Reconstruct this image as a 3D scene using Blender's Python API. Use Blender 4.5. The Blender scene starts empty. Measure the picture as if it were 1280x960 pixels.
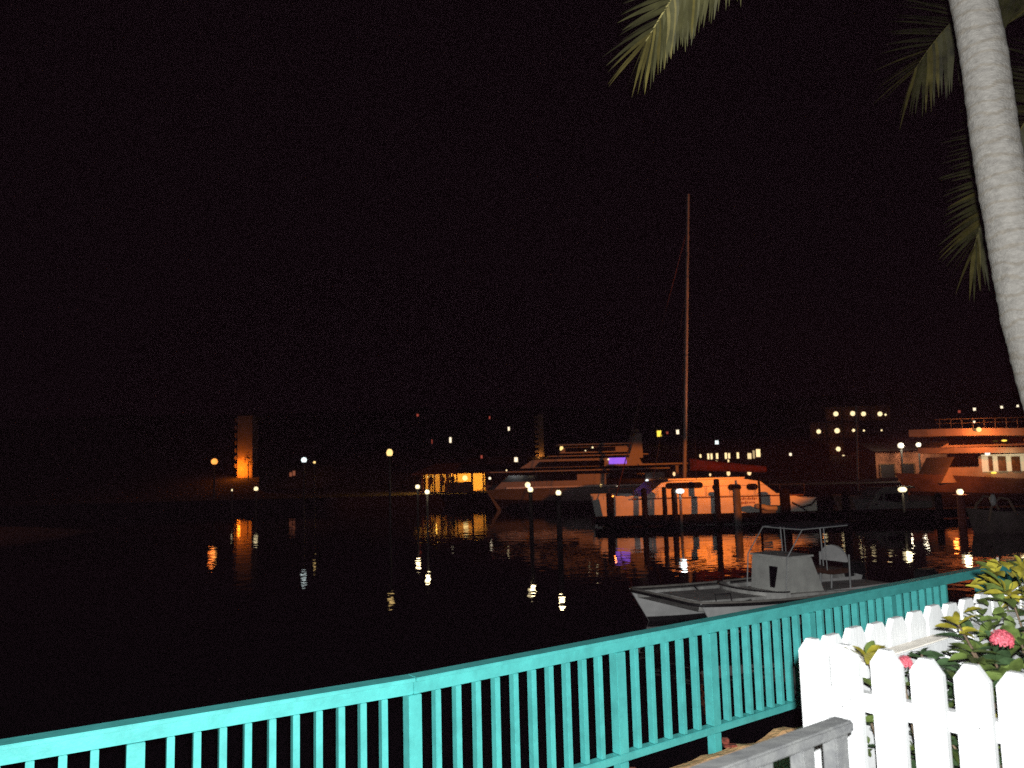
import bpy, bmesh, math, random
from mathutils import Vector, Matrix, noise
rnd = random.Random(7)
R = math.radians
S = bpy.context.scene
col = S.collection
V = Vector

# ------------------------------------------------------------------ camera
EYE = V((0, 0, 3.2)); FPX = 1000.0; PITCH = R(6.0); ROLL = R(1.5)
fw = V((0, math.cos(PITCH), math.sin(PITCH)))
r0 = V((1, 0, 0)); u0 = r0.cross(fw)
rt = r0 * math.cos(ROLL) - u0 * math.sin(ROLL)
up = u0 * math.cos(ROLL) + r0 * math.sin(ROLL)
cam = bpy.data.cameras.new('camera'); co = bpy.data.objects.new('camera', cam); col.objects.link(co)
cam.sensor_width = 36; cam.lens = 36 * FPX / 1280; cam.clip_start = .05; cam.clip_end = 3000
m = Matrix((rt, up, -fw)).transposed().to_4x4(); m.translation = EYE; co.matrix_world = m
S.camera = co
cam.dof.use_dof = True; cam.dof.focus_distance = 4.3; cam.dof.aperture_fstop = 4.2

# ------------------------------------------------------------------ night sky
w = bpy.data.worlds.new('World'); S.world = w; w.use_nodes = True
nt = w.node_tree; bg = nt.nodes['Background']
bg.inputs['Color'].default_value = (.0011, .0003, .0007, 1); bg.inputs['Strength'].default_value = 1.0
S.view_settings.view_transform = 'Standard'; S.view_settings.look = 'None'
S.view_settings.exposure = 0; S.view_settings.gamma = 1
S.cycles.use_denoising = False
S.cycles.max_bounces = 6; S.cycles.sample_clamp_indirect = 1.0; S.cycles.sample_clamp_direct = 5

def lamp(name, kind, loc, power, color, radius=.05, aim=None, cone=60, blend=.3):
    l = bpy.data.lights.new(name, kind); l.energy = power; l.color = color
    l.shadow_soft_size = radius
    o = bpy.data.objects.new(name, l); col.objects.link(o); o.location = loc
    if kind == 'SPOT':
        l.spot_size = R(cone); l.spot_blend = blend
        o.rotation_euler = (V(aim) - V(loc)).to_track_quat('-Z', 'Y').to_euler()
    return o
# the camera's own flash, and unseen sodium floodlights that light the moored yachts
fl = lamp('camera_flash', 'SPOT', EYE + V((.035, .01, .055)), 3500, (.97, 1, .99), .012, EYE + fw * 10 + up * .055 - up * .4, 104, .5)
fl.data.use_nodes = True                                     # close-range falloff weakened so near and far surfaces balance
fn = fl.data.node_tree; fo_ = fn.nodes.new('ShaderNodeLightFalloff'); fo_.inputs['Strength'].default_value = 1.0; fo_.inputs['Smooth'].default_value = 20
fn.links.new(fo_.outputs['Quadratic'], fn.nodes['Emission'].inputs['Strength'])
o = lamp('sodium_floodlight', 'SPOT', (16, 20, 3.8), 22000, (1, .20, .012), .2, (9.6, 44, 2.2), 36, .28)
o.scale = (1, .30, 1)                                         # a wide flat beam low over the water
o = lamp('added_mast_light', 'SPOT', (22, 38, 3), 11000, (1, .27, .10), .15, (10.8, 46.6, 10.5), 60, .5)  # unseen fan beam added to brighten the mast alone
o.scale = (.10, 1, 1)

# ------------------------------------------------------------------ pixel helpers (1280 x 960 photograph)
def ray(x, y): return fw + rt * ((x - 640) / FPX) - up * ((y - 480) / FPX)
def atz(x, y, z):
    d = ray(x, y); return EYE + d * ((z - EYE.z) / d.z)
def aty(x, y, Y):
    d = ray(x, y); return EYE + d * (Y / d.y)

# ------------------------------------------------------------------ materials
MATS = {}
def mat(name, c, rough=.6, var=.15, scale=6, bump=0, bscale=40, metal=0, stretch=None, emit=None, c2=None, spec=.5, coat=0, rings=0):
    if name in MATS: return MATS[name]
    M = bpy.data.materials.new(name); M.use_nodes = True; n = M.node_tree.nodes; L = M.node_tree.links
    b = n['Principled BSDF']; b.inputs['Roughness'].default_value = rough; b.inputs['Metallic'].default_value = metal
    b.inputs['Specular IOR Level'].default_value = spec; b.inputs['Coat Weight'].default_value = coat
    tc = n.new('ShaderNodeTexCoord'); mp = n.new('ShaderNodeMapping')
    L.new(tc.outputs['Object'], mp.inputs['Vector'])
    if stretch: mp.inputs['Scale'].default_value = stretch
    t = n.new('ShaderNodeTexNoise'); t.inputs['Scale'].default_value = scale; t.inputs['Detail'].default_value = 6; t.inputs['Roughness'].default_value = .65
    L.new(mp.outputs['Vector'], t.inputs['Vector'])
    cr = n.new('ShaderNodeValToRGB')
    lo = [max(0, v * (1 - var * 1.6)) for v in c]; hi = [min(1, v * (1 + var)) for v in c]
    if c2: lo = list(c2); hi = list(c)
    cr.color_ramp.elements[0].color = (*lo, 1); cr.color_ramp.elements[0].position = .33
    cr.color_ramp.elements[1].color = (*hi, 1); cr.color_ramp.elements[1].position = .62
    L.new(t.outputs['Fac'], cr.inputs['Fac']); L.new(cr.outputs['Color'], b.inputs['Base Color'])
    if bump:
        t2 = n.new('ShaderNodeTexNoise'); t2.inputs['Scale'].default_value = bscale; t2.inputs['Detail'].default_value = 5
        L.new(mp.outputs['Vector'], t2.inputs['Vector'])
        bp = n.new('ShaderNodeBump'); bp.inputs['Strength'].default_value = 1; bp.inputs['Distance'].default_value = bump
        L.new(t2.outputs['Fac'], bp.inputs['Height']); L.new(bp.outputs['Normal'], b.inputs['Normal'])
    if emit:
        b.inputs['Emission Color'].default_value = (*emit[0], 1); b.inputs['Emission Strength'].default_value = emit[1]
    if rings:
        wv = n.new('ShaderNodeTexWave'); wv.bands_direction = 'Z'; wv.inputs['Scale'].default_value = 4.2; wv.inputs['Distortion'].default_value = 5.0; wv.inputs['Detail'].default_value = 3; wv.inputs['Detail Scale'].default_value = 1.6
        L.new(tc.outputs['Object'], wv.inputs['Vector'])
        r2 = n.new('ShaderNodeValToRGB'); r2.color_ramp.elements[0].color = (rings, rings * .96, rings * .9, 1); r2.color_ramp.elements[0].position = .03; r2.color_ramp.elements[1].color = (1, 1, 1, 1); r2.color_ramp.elements[1].position = .22
        mx = n.new('ShaderNodeMix'); mx.data_type = 'RGBA'; mx.blend_type = 'MULTIPLY'; mx.inputs[0].default_value = 1
        L.new(wv.outputs['Fac'], r2.inputs['Fac']); L.new(cr.outputs['Color'], mx.inputs[6]); L.new(r2.outputs['Color'], mx.inputs[7]); L.new(mx.outputs[2], b.inputs['Base Color'])
    MATS[name] = M; return M
def glow(name, c, s):
    M = mat('glow_' + name, (.3, .3, .3), .4, emit=(c, min(s, 1.5))); M.cycles.emission_sampling = 'NONE'; return M

teal = mat('teal_paint', (.10, .54, .52), .42, .10, 7, .0012, 60)
white_paint = mat('white_fence_paint', (.58, .58, .58), .55, .05, 5, .0008, 55, stretch=(3, 3, .5))
bare_edge = mat('worn_white_paint', (.74, .68, .60), .7, .12, 14, .001, 60)
grey_wood = mat('weathered_grey_wood', (.20, .20, .195), .9, .35, 9, .0015, 40, stretch=(1.5, 3, 3), c2=(.11, .11, .115))
coral = mat('coral_stone', (.88, .49, .23), .95, .3, 5, .02, 22, c2=(.66, .34, .15))
soil = mat('garden_soil', (.06, .04, .03), .95, .4, 9, .02, 20)
deckstone = mat('terrace_stone', (.22, .19, .16), .9, .25, 4, .01, 25)
rust = mat('rusty_bracket', (.22, .045, .025), .8, .4, 40, .003, 80)
bark = mat('palm_bark', (.215, .2, .182), .95, .3, 26, .005, 70, stretch=(1.0, 1.0, 1.8), c2=(.15, .138, .125), spec=.2, rings=.88)
leafgreen = mat('palm_leaflet', (.054, .050, .019), .55, .35, 5, spec=.4)
leafgold = mat('palm_leaflet_yellow', (.10, .082, .022), .55, .3, 5, spec=.4)
rachis_m = mat('palm_rachis', (.20, .17, .06), .6, .3, 8)
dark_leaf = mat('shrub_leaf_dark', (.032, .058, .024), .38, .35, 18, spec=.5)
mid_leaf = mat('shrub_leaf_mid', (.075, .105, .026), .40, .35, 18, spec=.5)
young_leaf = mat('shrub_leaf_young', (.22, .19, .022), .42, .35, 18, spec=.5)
petal = mat('pink_petal', (.42, .07, .095), .6, .3, 30)
stem_m = mat('shrub_stem', (.09, .06, .035), .8, .3, 20)
gel = mat('white_gelcoat', (.70, .70, .68), .28, .06, 3)
gel2 = mat('boat_white', (.80, .78, .77), .5, .18, 2.2, c2=(.58, .57, .56))
boat_deck = mat('boat_nonskid_deck', (.62, .60, .57), .8, .25, 3.5, .002, 90)
rub = mat('black_rubber', (.012, .012, .013), .6, .2, 8)
chrome = mat('white_tube', (.45, .45, .45), .4, .1, 8)
alu = mat('mast_aluminium', (.19, .185, .18), .5, .15, .6)
glass = mat('dark_window_glass', (.006, .006, .008), .06, .1, 4, spec=.3)
redcanvas = mat('red_canvas', (.07, .006, .007), .9, .3, 2.2, .02, 4)
pile = mat('dark_piling', (.008, .006, .005), .95, .4, 4, .02, 12, stretch=(2, 2, .5), spec=.05)
pile2 = mat('dark_grey_post', (.03, .027, .025), .95, .4, 4, .01, 12, spec=.1)  # grey darkened so these posts stay dim in the floodlight
pilegrey = mat('grey_piling', (.09, .09, .09), .9, .3, 4, .01, 14, stretch=(2, 2, .5))
dockm = mat('dark_dock_timber', (.006, .005, .0045), .95, .4, 3, .01, 12, spec=.03)
hullred = mat('hull_lettering', (.20, .012, .01), .6)
plaster = mat('plaster', (.45, .36, .27), .9, .12, 1.2)
darkplaster = mat('dark_render', (.022, .018, .016), .9, .15, 1.2)
roofm = mat('roof_tile', (.016, .008, .006), .9, .3, 3)
thatch = mat('shingle_roof', (.10, .055, .04), .95, .4, 6, .02, 10)
wood = mat('varnished_wood', (.18, .08, .03), .6, .3, 5)
skin_dark = mat('dark_clothing', (.03, .025, .03), .9, .3, 9)
hillm = mat('hill_scrub', (.010, .006, .008), 1, .4, .15)
lampiron = mat('lamp_iron', (.03, .03, .03), .6)

# ------------------------------------------------------------------ mesh collector
class MB:
    def __init__(s): s.v = []; s.f = []; s.mi = []; s.cur = 0; s.smooth = []
    def add(s, vs, fs, sm=False):
        b = len(s.v); s.v += [V(x) for x in vs]
        for f in fs: s.f.append([b + i for i in f]); s.mi.append(s.cur); s.smooth.append(sm)
    def box(s, c, size, ax=None):
        c = V(c); hx, hy, hz = [k / 2 for k in size]
        X, Y, Z = ax if ax else (V((1, 0, 0)), V((0, 1, 0)), V((0, 0, 1)))
        vs = [c + X * (i * hx) + Y * (j * hy) + Z * (k * hz) for k in (-1, 1) for j in (-1, 1) for i in (-1, 1)]
        s.add(vs, [(0, 2, 3, 1), (4, 5, 7, 6), (0, 1, 5, 4), (2, 6, 7, 3), (0, 4, 6, 2), (1, 3, 7, 5)])
    def bar(s, p, q, wd, hg):          # wd horizontal, hg in the upright direction
        p, q = V(p), V(q); X = (q - p).normalized(); Z0 = V((0, 0, 1)) if abs(X.z) < .95 else V((0, 1, 0))
        Y = Z0.cross(X).normalized(); Z = X.cross(Y)
        s.box((p + q) / 2, ((q - p).length, wd, hg), (X, Y, Z))
    def tube(s, pts, r, n=8, cap=True):
        pts = [V(p) for p in pts]; rs = r if isinstance(r, (list, tuple)) else [r] * len(pts)
        vs = []; N = None
        for i, p in enumerate(pts):
            t = (pts[min(i + 1, len(pts) - 1)] - pts[max(i - 1, 0)]).normalized()
            if N is None: N = t.orthogonal().normalized()
            N = (N - t * N.dot(t)).normalized(); B = t.cross(N)
            vs += [p + (N * math.cos(a) + B * math.sin(a)) * rs[i] for a in [2 * math.pi * k / n for k in range(n)]]
        fs = [(i * n + k, i * n + (k + 1) % n, (i + 1) * n + (k + 1) % n, (i + 1) * n + k) for i in range(len(pts) - 1) for k in range(n)]
        s.add(vs, fs, True)
        if cap: s.add(vs[:n], [tuple(range(n))[::-1]]); s.add(vs[-n:], [tuple(range(n))])
    def prism(s, pts, d):              # outline pts extruded by vector d
        pts = [V(p) for p in pts]; d = V(d); n = len(pts)
        vs = pts + [p + d for p in pts]
        s.add(vs, [tuple(range(n))[::-1], tuple(range(n, 2 * n))] + [(i, (i + 1) % n, n + (i + 1) % n, n + i) for i in range(n)])
    def ball(s, c, r, n=10, sq=(1, 1, 1)):
        c = V(c); vs = [c + V((0, 0, -r * sq[2]))]; m_ = n // 2
        for j in range(1, m_):
            a = -math.pi / 2 + math.pi * j / m_
            vs += [c + V((r * sq[0] * math.cos(a) * math.cos(2 * math.pi * k / n), r * sq[1] * math.cos(a) * math.sin(2 * math.pi * k / n), r * sq[2] * math.sin(a))) for k in range(n)]
        vs.append(c + V((0, 0, r * sq[2]))); fs = []
        for k in range(n):
            fs.append((0, 1 + (k + 1) % n, 1 + k)); fs.append((len(vs) - 1, len(vs) - 1 - n + k, len(vs) - 1 - n + (k + 1) % n))
            for j in range(m_ - 2):
                a = 1 + j * n; fs.append((a + k, a + (k + 1) % n, a + n + (k + 1) % n, a + n + k))
        s.add(vs, fs, True)
    def loft(s, secs, close=False, caps=True, sm=True):
        n = len(secs[0]); vs = [p for q in secs for p in q]; fs = []
        for i in range(len(secs) - 1):
            for k in range(n if close else n - 1):
                fs.append((i * n + k, i * n + (k + 1) % n, (i + 1) * n + (k + 1) % n, (i + 1) * n + k))
        s.add(vs, fs, sm)
        if caps: s.add(secs[0], [tuple(range(n))[::-1]]); s.add(secs[-1], [tuple(range(n))])
    def build(s, name, mats, parent=None, world=True, bevel=0):
        me = bpy.data.meshes.new(name); o = bpy.data.objects.new(name, me); col.objects.link(o)
        off = V((0, 0, 0))
        if parent:
            o.parent = parent
            if world:
                q = parent
                while q: off += q.location; q = q.parent
        me.from_pydata([tuple(v - off) for v in s.v], [], s.f)
        for M in (mats if isinstance(mats, (list, tuple)) else [mats]):
            if M: me.materials.append(M)
        me.polygons.foreach_set('material_index', s.mi); me.polygons.foreach_set('use_smooth', s.smooth)
        bm = bmesh.new(); bm.from_mesh(me); bmesh.ops.recalc_face_normals(bm, faces=bm.faces)
        if bevel:
            bmesh.ops.bevel(bm, geom=[e for e in bm.edges if e.calc_face_angle(0) > .5], offset=bevel, segments=2, affect='EDGES', clamp_overlap=True)
        bm.to_mesh(me); bm.free(); me.update()
        return o

def tag(o, label=None, cat=None, group=None, kind=None):
    for k, v in (('label', label), ('category', cat), ('group', group), ('kind', kind)):
        if v: o[k] = v
    return o
def thing(name, label, cat, loc=(0, 0, 0), group=None, rz=0):
    o = bpy.data.objects.new(name, None); col.objects.link(o); o.location = loc; o.rotation_euler.z = rz
    o.empty_display_size = .2
    return tag(o, label, cat, group)

# ------------------------------------------------------------------ setting: water, shores, hill, quay
def water():
    mb = MB(); X, Y = 425, 340
    mb.add([(-X, -30, 0), (X, -30, 0), (X, Y, 0), (-X, Y, 0)], [(0, 1, 2, 3)])
    M = bpy.data.materials.new('harbour_water'); M.use_nodes = True; n = M.node_tree.nodes; L = M.node_tree.links
    b = n['Principled BSDF']; b.inputs['Base Color'].default_value = (.003, .004, .005, 1); b.inputs['Roughness'].default_value = .015; b.inputs['IOR'].default_value = 1.33
    tc = n.new('ShaderNodeTexCoord')
    t = n.new('ShaderNodeTexNoise'); t.inputs['Scale'].default_value = 1.3; t.inputs['Detail'].default_value = 2; t.inputs['Roughness'].default_value = .5
    L.new(tc.outputs['Object'], t.inputs['Vector'])
    bp = n.new('ShaderNodeBump'); bp.inputs['Distance'].default_value = .0095; bp.inputs['Strength'].default_value = 1
    L.new(t.outputs['Fac'], bp.inputs['Height']); L.new(bp.outputs['Normal'], b.inputs['Normal'])
    tag(mb.build('water', M), kind='structure')
water()

def hill_z(x, y):
    d = max(0, y - 98)
    return 1.0 + d * .14 * (1 + .12 * noise.noise(V((x * .012, y * .012, 3)))) - max(0, y - 250) * .1
def land():
    mb = MB(); xs = [-420 + 15 * i for i in range(57)]; ys = [73, 76, 85, 98] + [98 + 8 * i for i in range(1, 30)]
    vs = [(x, y, hill_z(x, y)) for y in ys for x in xs]; n = len(xs)
    mb.add(vs, [(j * n + i, j * n + i + 1, (j + 1) * n + i + 1, (j + 1) * n + i) for j in range(len(ys) - 1) for i in range(n - 1)], True)
    mb.add([(xs[0], 73, 1), (xs[-1], 73, 1), (xs[-1], 73, -1), (xs[0], 73, -1)], [(0, 1, 2, 3)])
    tag(mb.build('hillside_terrain', hillm), kind='structure')
land()
def left_shore():
    mb = MB(); secs = []
    for i in range(15):
        t = i / 14; x0 = -48 + 22 * t; y0 = 36 + 14 * t
        secs.append([V((x0 + 3 * k * .16 * (1.2 - t), y0 - k * .75, 1.5 * (1 - t) ** .6 * (1 - k / 6) - .25 * (k / 6) + .22 * noise.noise(V((i * .7, k * .9, 0))))) for k in range(7)])
    mb.loft(secs, caps=False)
    tag(mb.build('rocky_shore', mat('shore_rock', (.16, .10, .08), .95, .4, 1.5, .06, 5)), kind='structure')
left_shore()
lamp('added_shore_light', 'SPOT', (-44, 34, 6), 1100, (1, .22, .08), .2, (-38, 41, 0), 80, .8)  # unseen spot added to give the bank a dim red light

def haze():                                                     # pink-tinted volume added for a grainy veil over sky and harbour
    mb = MB(); mb.box((0, 155, 38), (880, 400, 88)); o = mb.build('haze', None)
    M = bpy.data.materials.new('veil_haze'); M.use_nodes = True; n = M.node_tree.nodes; n.remove(n['Principled BSDF'])
    v = n.new('ShaderNodeVolumePrincipled'); v.inputs['Color'].default_value = (1, .55, .78, 1); v.inputs['Density'].default_value = HAZE; v.inputs['Anisotropy'].default_value = 0
    M.node_tree.links.new(v.outputs['Volume'], n['Material Output'].inputs['Volume']); o.data.materials.clear(); o.data.materials.append(M)
    tag(o, kind='stuff')
HAZE = .00052
haze()

# rail line (waterside railing) and quay edge
RA = V((-5.4, 2.45, 0)); RB = V((-.67, 5.14, 0)); RC = V((10.5, 13.0, 0))
def rail_pt(s, d=0):
    """point at signed distance s along the railing from its bend; d metres towards land"""
    t = (RC - RB).normalized() if s >= 0 else (RB - RA).normalized()
    p = RB + t * s; nrm = V((t.y, -t.x, 0)); return p + nrm * d
def quay():
    mb = MB(); secs = []
    n = 150
    for i in range(n + 1):
        s = -5.4 + 19 * i / n
        q = []
        e = .07 + .05 * noise.noise(V((s * 2.2, 1, 0))) + .035 * noise.noise(V((s * 7, 5, 0)))
        zt = .94 + .045 * noise.noise(V((s * 3.1, 9, 0))) + .02 * noise.noise(V((s * 9, 2, 0)))
        prof = [(e + .05, -1.2), (e + .02, .55), (e - .01, zt - .14), (e + .0, zt - .05), (e + .035, zt), (e + .13, zt + .012), (e + .3, zt - .05 + .03 * noise.noise(V((s * 4, 3, 0)))), (e + .6, zt - .13), (1.35, .80), (2.2, .78)]
        for d, z in prof:
            p = rail_pt(s, d); q.append(V((p.x, p.y, z)))
        secs.append(q)
    mb.loft(secs, caps=False, sm=False)
    tag(mb.build('quay_ground', coral), kind='structure')
    mb = MB()                                                     # raised terrace the photographer stands on
    A, B = rail_pt(-5.4, 2.0), rail_pt(13, 2.0)
    mid = rail_pt(0, 2.0)
    pl = [A, mid, B, V((13, -6, 0)), V((-8, -6, 0))]
    mb.prism([V((p.x, p.y, .6)) for p in pl], (0, 0, 1.0))
    tag(mb.build('terrace_ground', deckstone), kind='structure')
quay()

# ------------------------------------------------------------------ turquoise waterside railing
def railing():
    ZT, ZB = 1.93, 1.075
    root = thing('turquoise_railing', 'turquoise painted timber railing with square balusters along the quay edge', 'railing', (RB.x, RB.y, .95))
    def seg(s0, s1, d, z, wd, hg, name):
        mb = MB(); a, b = rail_pt(s0, d), rail_pt(s1, d)
        mb.bar(V((a.x, a.y, z)), V((b.x, b.y, z)), wd, hg); return mb.build(name, teal, root, bevel=.004)
    for s0, s1 in ((-5.4, -.001), (.001, 13.4)):
        seg(s0, s1, 0, ZT - .012, .125, .024, 'cap_rail')
        seg(s0, s1, .0, ZT - .065, .045, .08, 'top_rail')
        seg(s0, s1, .0, ZB, .08, .055, 'bottom_rail')
    def upright(s, wd, dp, z0, z1, name):
        t = (RC - RB).normalized() if s >= 0 else (RB - RA).normalized()
        p = rail_pt(s); mb = MB()
        mb.box(V((p.x, p.y, (z0 + z1) / 2)), (wd, dp, z1 - z0), (t, V((-t.y, t.x, 0)), V((0, 0, 1))))
        return mb.build(name, teal, root, bevel=.003)
    posts = [-4.9, -3.2, -1.56, 0.0, 1.71, 2.72, 4.05, 5.4, 7.4, 8.9, 10.4, 11.9]
    for i, s in enumerate(posts):
        upright(s, .088, .085, ZB + .031, ZT - .106, 'post')
        f = upright(s, .08, .08, .82, ZB - .031, 'post_foot')
        p = rail_pt(s + .03, .085); mb = MB()
        mb.box(V((p.x, p.y, .992)), (.055, .04, .045)); mb.box(V((p.x + .03, p.y - .02, .962)), (.11, .06, .016))
        mb.build('bracket', rust, f, bevel=.006)
    for a, b in zip(posts[:-1], posts[1:]):
        n = max(1, round((b - a - .36) / (.148 if a >= 0 else .137)))
        for k in range(n + 1):
            s = a + .17 + (b - a - .36) * k / n
            if 6.55 < s < 7.12: continue
            upright(s, .039, .058, ZB + .031, ZT - .106, 'baluster')
    return root
railing()

# ------------------------------------------------------------------ white picket fence
FZ = 2.74
CORN = V((.765, 2.145, 0))
def picket(mb, p, t, top, wd=.082, th=.018, bot=1.62):
    n = V((-t.y, t.x, 0)); h = wd / 2; c = .024
    z = lambda k: V((0, 0, k))
    pts = [p - t * h + z(bot), p + t * h + z(bot), p + t * h + z(top - .033), p + t * (h - c) + z(top), p - t * (h - c) + z(top), p - t * h + z(top - .033)]
    mb.prism([q - n * th / 2 for q in pts], n * th)
def fence():
    root = thing('picket_fence', 'white painted picket fence with clipped picket tops around the flower bed', 'fence', (CORN.x, CORN.y, 1.62))
    t1 = V((.165, -.214, 0)).normalized(); t2 = V((.70, .53, 0)).normalized()
    offs = [0, .090, .196, .292, .391, .479, .575, .671]
    for k, d in enumerate(offs):
        mb = MB(); picket(mb, CORN + t1 * d, t1, FZ + rnd.uniform(-.004, .004), .074)
        mb.cur = 1; nn = V((t1.y, -t1.x, 0)); nn = nn if nn.y < 0 else -nn
        for e_, z_ in ((.010, 2.607), (-.012, 2.585))[:2 if k == 1 else 1 if k == 4 else 0]:
            mb.box(CORN + t1 * (d + e_) + nn * .0092 + V((0, 0, z_)), (.003, .002, .003), (t1, nn, V((0, 0, 1))))
        mb.build('picket', [white_paint, lampiron], root)
    n1 = V((-t1.y, t1.x, 0))
    if n1.x < 0: n1 = -n1
    for z in (2.60, 1.85):
        mb = MB(); a = CORN + t1 * .03 + n1 * .028; b = CORN + t1 * .74 + n1 * .028
        mb.bar(a + V((0, 0, z)), b + V((0, 0, z)), .034, .045); mb.build('rail', white_paint, root, bevel=.003)
    n2 = V((t2.y, -t2.x, 0))            # into the bed
    for k in range(14):
        d = .085 + .1125 * k
        mb = MB(); picket(mb, CORN + t2 * d, t2, FZ + rnd.uniform(-.004, .006), .100); mb.build('picket', white_paint, root, bevel=.0012)
    for z in (2.645, 1.85):
        mb = MB(); a = CORN + t2 * .12 + n2 * .042; b = CORN + t2 * (.62 if z > 2 else 1.5) + n2 * .042
        mb.bar(a + V((0, 0, z)), b + V((0, 0, z)), .062, .036); mb.build('rail', [white_paint], root, bevel=.003)
        mb = MB(); mb.bar(a + V((0, 0, z + .0195)) + t2 * .01, b + V((0, 0, z + .0195)) - t2 * .02, .046, .003); mb.build('rail_top_wear', bare_edge, root)
        if z > 2:
            mb = MB(); a = CORN + t2 * .74 + n2 * .042; b = CORN + t2 * 1.5 + n2 * .042
            mb.bar(a + V((0, 0, z)), b + V((0, 0, z)), .062, .036); mb.build('rail', [white_paint], root, bevel=.003)
    for p in (CORN + t1 * .055 + n1 * .055, CORN + t2 * .68 + n2 * .055):
        mb = MB(); mb.box(V((p.x, p.y, 2.12)), (.06, .06, 1.0), (t2, n2, V((0, 0, 1)))); mb.build('post', white_paint, root, bevel=.003)
    return root
fence()
# soil of the bed
mb = MB(); mb.prism([(.80, 2.09, 1.55), (1.35, 1.40, 1.55), (3.2, 1.7, 1.55), (2.3, 3.2, 1.55)], (0, 0, .25))
tag(mb.build('flower_bed_soil', soil), kind='structure')

# ------------------------------------------------------------------ grey weathered handrail in front of the fence
def handrail():
    a = aty(1049, 907, 1.78); b = V((.10, 1.36, a.z))
    root = thing('weathered_handrail', 'unpainted weathered grey timber handrail in front of the white fence corner', 'handrail', (a.x, a.y, 1.6))
    t = (b - a).normalized(); n = V((-t.y, t.x, 0))
    mb = MB(); mb.bar(a - t * .02, b, .046, .024); mb.build('rail', grey_wood, root, bevel=.004)
    for k, s in enumerate((.018, .135, .27, .41, .55)):
        p = a + t * s; w_ = .046 if k == 0 else .04
        mb = MB(); mb.box(V((p.x, p.y, (1.6 + a.z - .012) / 2)), (w_, .034, a.z - .012 - 1.6), (t, n, V((0, 0, 1))))
        mb.build('post' if k == 0 else 'baluster', grey_wood, root, bevel=.003)
handrail()

# ------------------------------------------------------------------ flowering shrubs
def leaf(mb, base, d, L, W, droop=.25):
    d = d.normalized(); s = d.cross(V((0, 0, 1)))
    s = s.normalized() if s.length > .05 else V((1, 0, 0))
    u = s.cross(d); a = rnd.uniform(-.6, .6); s, u = s * math.cos(a) + u * math.sin(a), u * math.cos(a) - s * math.sin(a)
    prof = [(0, .08), (.18, .62), (.42, 1), (.68, .86), (.88, .42), (1, .02)]
    vs = []
    for t, wv in prof:
        c = base + d * (L * t) - V((0, 0, 1)) * (droop * L * t * t)
        vs += [c - s * (W * wv / 2) + u * (W * .16 * wv), c, c + s * (W * wv / 2) + u * (W * .16 * wv)]
    fs = []
    for i in range(len(prof) - 1):
        for k in (0, 1): fs.append((i * 3 + k, i * 3 + k + 1, (i + 1) * 3 + k + 1, (i + 1) * 3 + k))
    mb.add(vs, fs, True)
def rosette(mb, c, n, L, W, tilt, mi):
    for k in range(n):
        a = k * 2.4 + rnd.uniform(-.3, .3); e = tilt + rnd.uniform(-.3, .35)
        mb.cur = mi if rnd.random() < .8 else max(0, mi - 1)
        leaf(mb, c + V((0, 0, -.012 * (k % 3))), V((math.cos(a) * math.cos(e), math.sin(a) * math.cos(e), math.sin(e))), L * rnd.uniform(.75, 1.15), W * rnd.uniform(.8, 1.2), rnd.uniform(.05, .35))
LEAFM = [dark_leaf, mid_leaf, young_leaf]
def bloom(c, r):
    mb = MB()
    for k in range(46):
        z = 1 - 1.3 * k / 46; a = k * 2.4; q = math.sqrt(max(0, 1 - z * z))
        d = V((q * math.cos(a), q * math.sin(a), z)); p = c + d * r * rnd.uniform(.75, 1.0)
        s1 = d.orthogonal().normalized(); s2 = d.cross(s1)
        for j in range(4):
            an = j * math.pi / 2 + k; e1 = s1 * math.cos(an) + s2 * math.sin(an); e2 = d.cross(e1)
            pl = r * .36
            mb.add([p, p + e1 * pl * .6 + e2 * pl * .3 + d * pl * .1, p + e1 * pl, p + e1 * pl * .6 - e2 * pl * .3 + d * pl * .1], [(0, 1, 2, 3)])
    return mb
def shrub(label, base, tips, fill, blooms, group='flowering shrubs in the fenced bed'):
    root = thing('flowering_shrub', label, 'shrub', base, group)
    st = MB(); fo = MB()
    base = V(base)
    for c, n, L, W, tilt, mi in tips:
        c = V(c); mid = base.lerp(c, .55) + V((rnd.uniform(-.03, .03), rnd.uniform(-.03, .03), .02))
        st.tube([base + V((rnd.uniform(-.04, .04), rnd.uniform(-.04, .04), 0)), mid, c], [.008, .006, .003], 5)
        rosette(fo, c, n, L, W, tilt, mi)
        for q in (.12, .25, .4):
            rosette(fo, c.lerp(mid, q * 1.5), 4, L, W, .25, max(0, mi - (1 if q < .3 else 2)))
    for (cx, cy, cz), (rx, ry, rz), n, L, W, mi in fill:
        for k in range(n):
            while True:
                q = V((rnd.uniform(-1, 1), rnd.uniform(-1, 1), rnd.uniform(-1, 1)))
                if q.length < 1: break
            p = V((cx + q.x * rx, cy + q.y * ry, cz + q.z * rz))
            if noise.noise(p * 9) < -.12: continue
            out = V((q.x, q.y, .4 * q.z + .25)) + V((rnd.uniform(-.7, .7), rnd.uniform(-.7, .7), rnd.uniform(-.4, .6)))
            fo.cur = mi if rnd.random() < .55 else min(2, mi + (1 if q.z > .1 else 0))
            leaf(fo, p, out, L * rnd.uniform(.6, 1.2), W * rnd.uniform(.7, 1.2))
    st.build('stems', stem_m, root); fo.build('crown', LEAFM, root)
    for c, r in blooms: bloom(V(c), r).build('flower_head', petal, root)
    return root
P = lambda x, y, d: aty(x, y, d)
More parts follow.
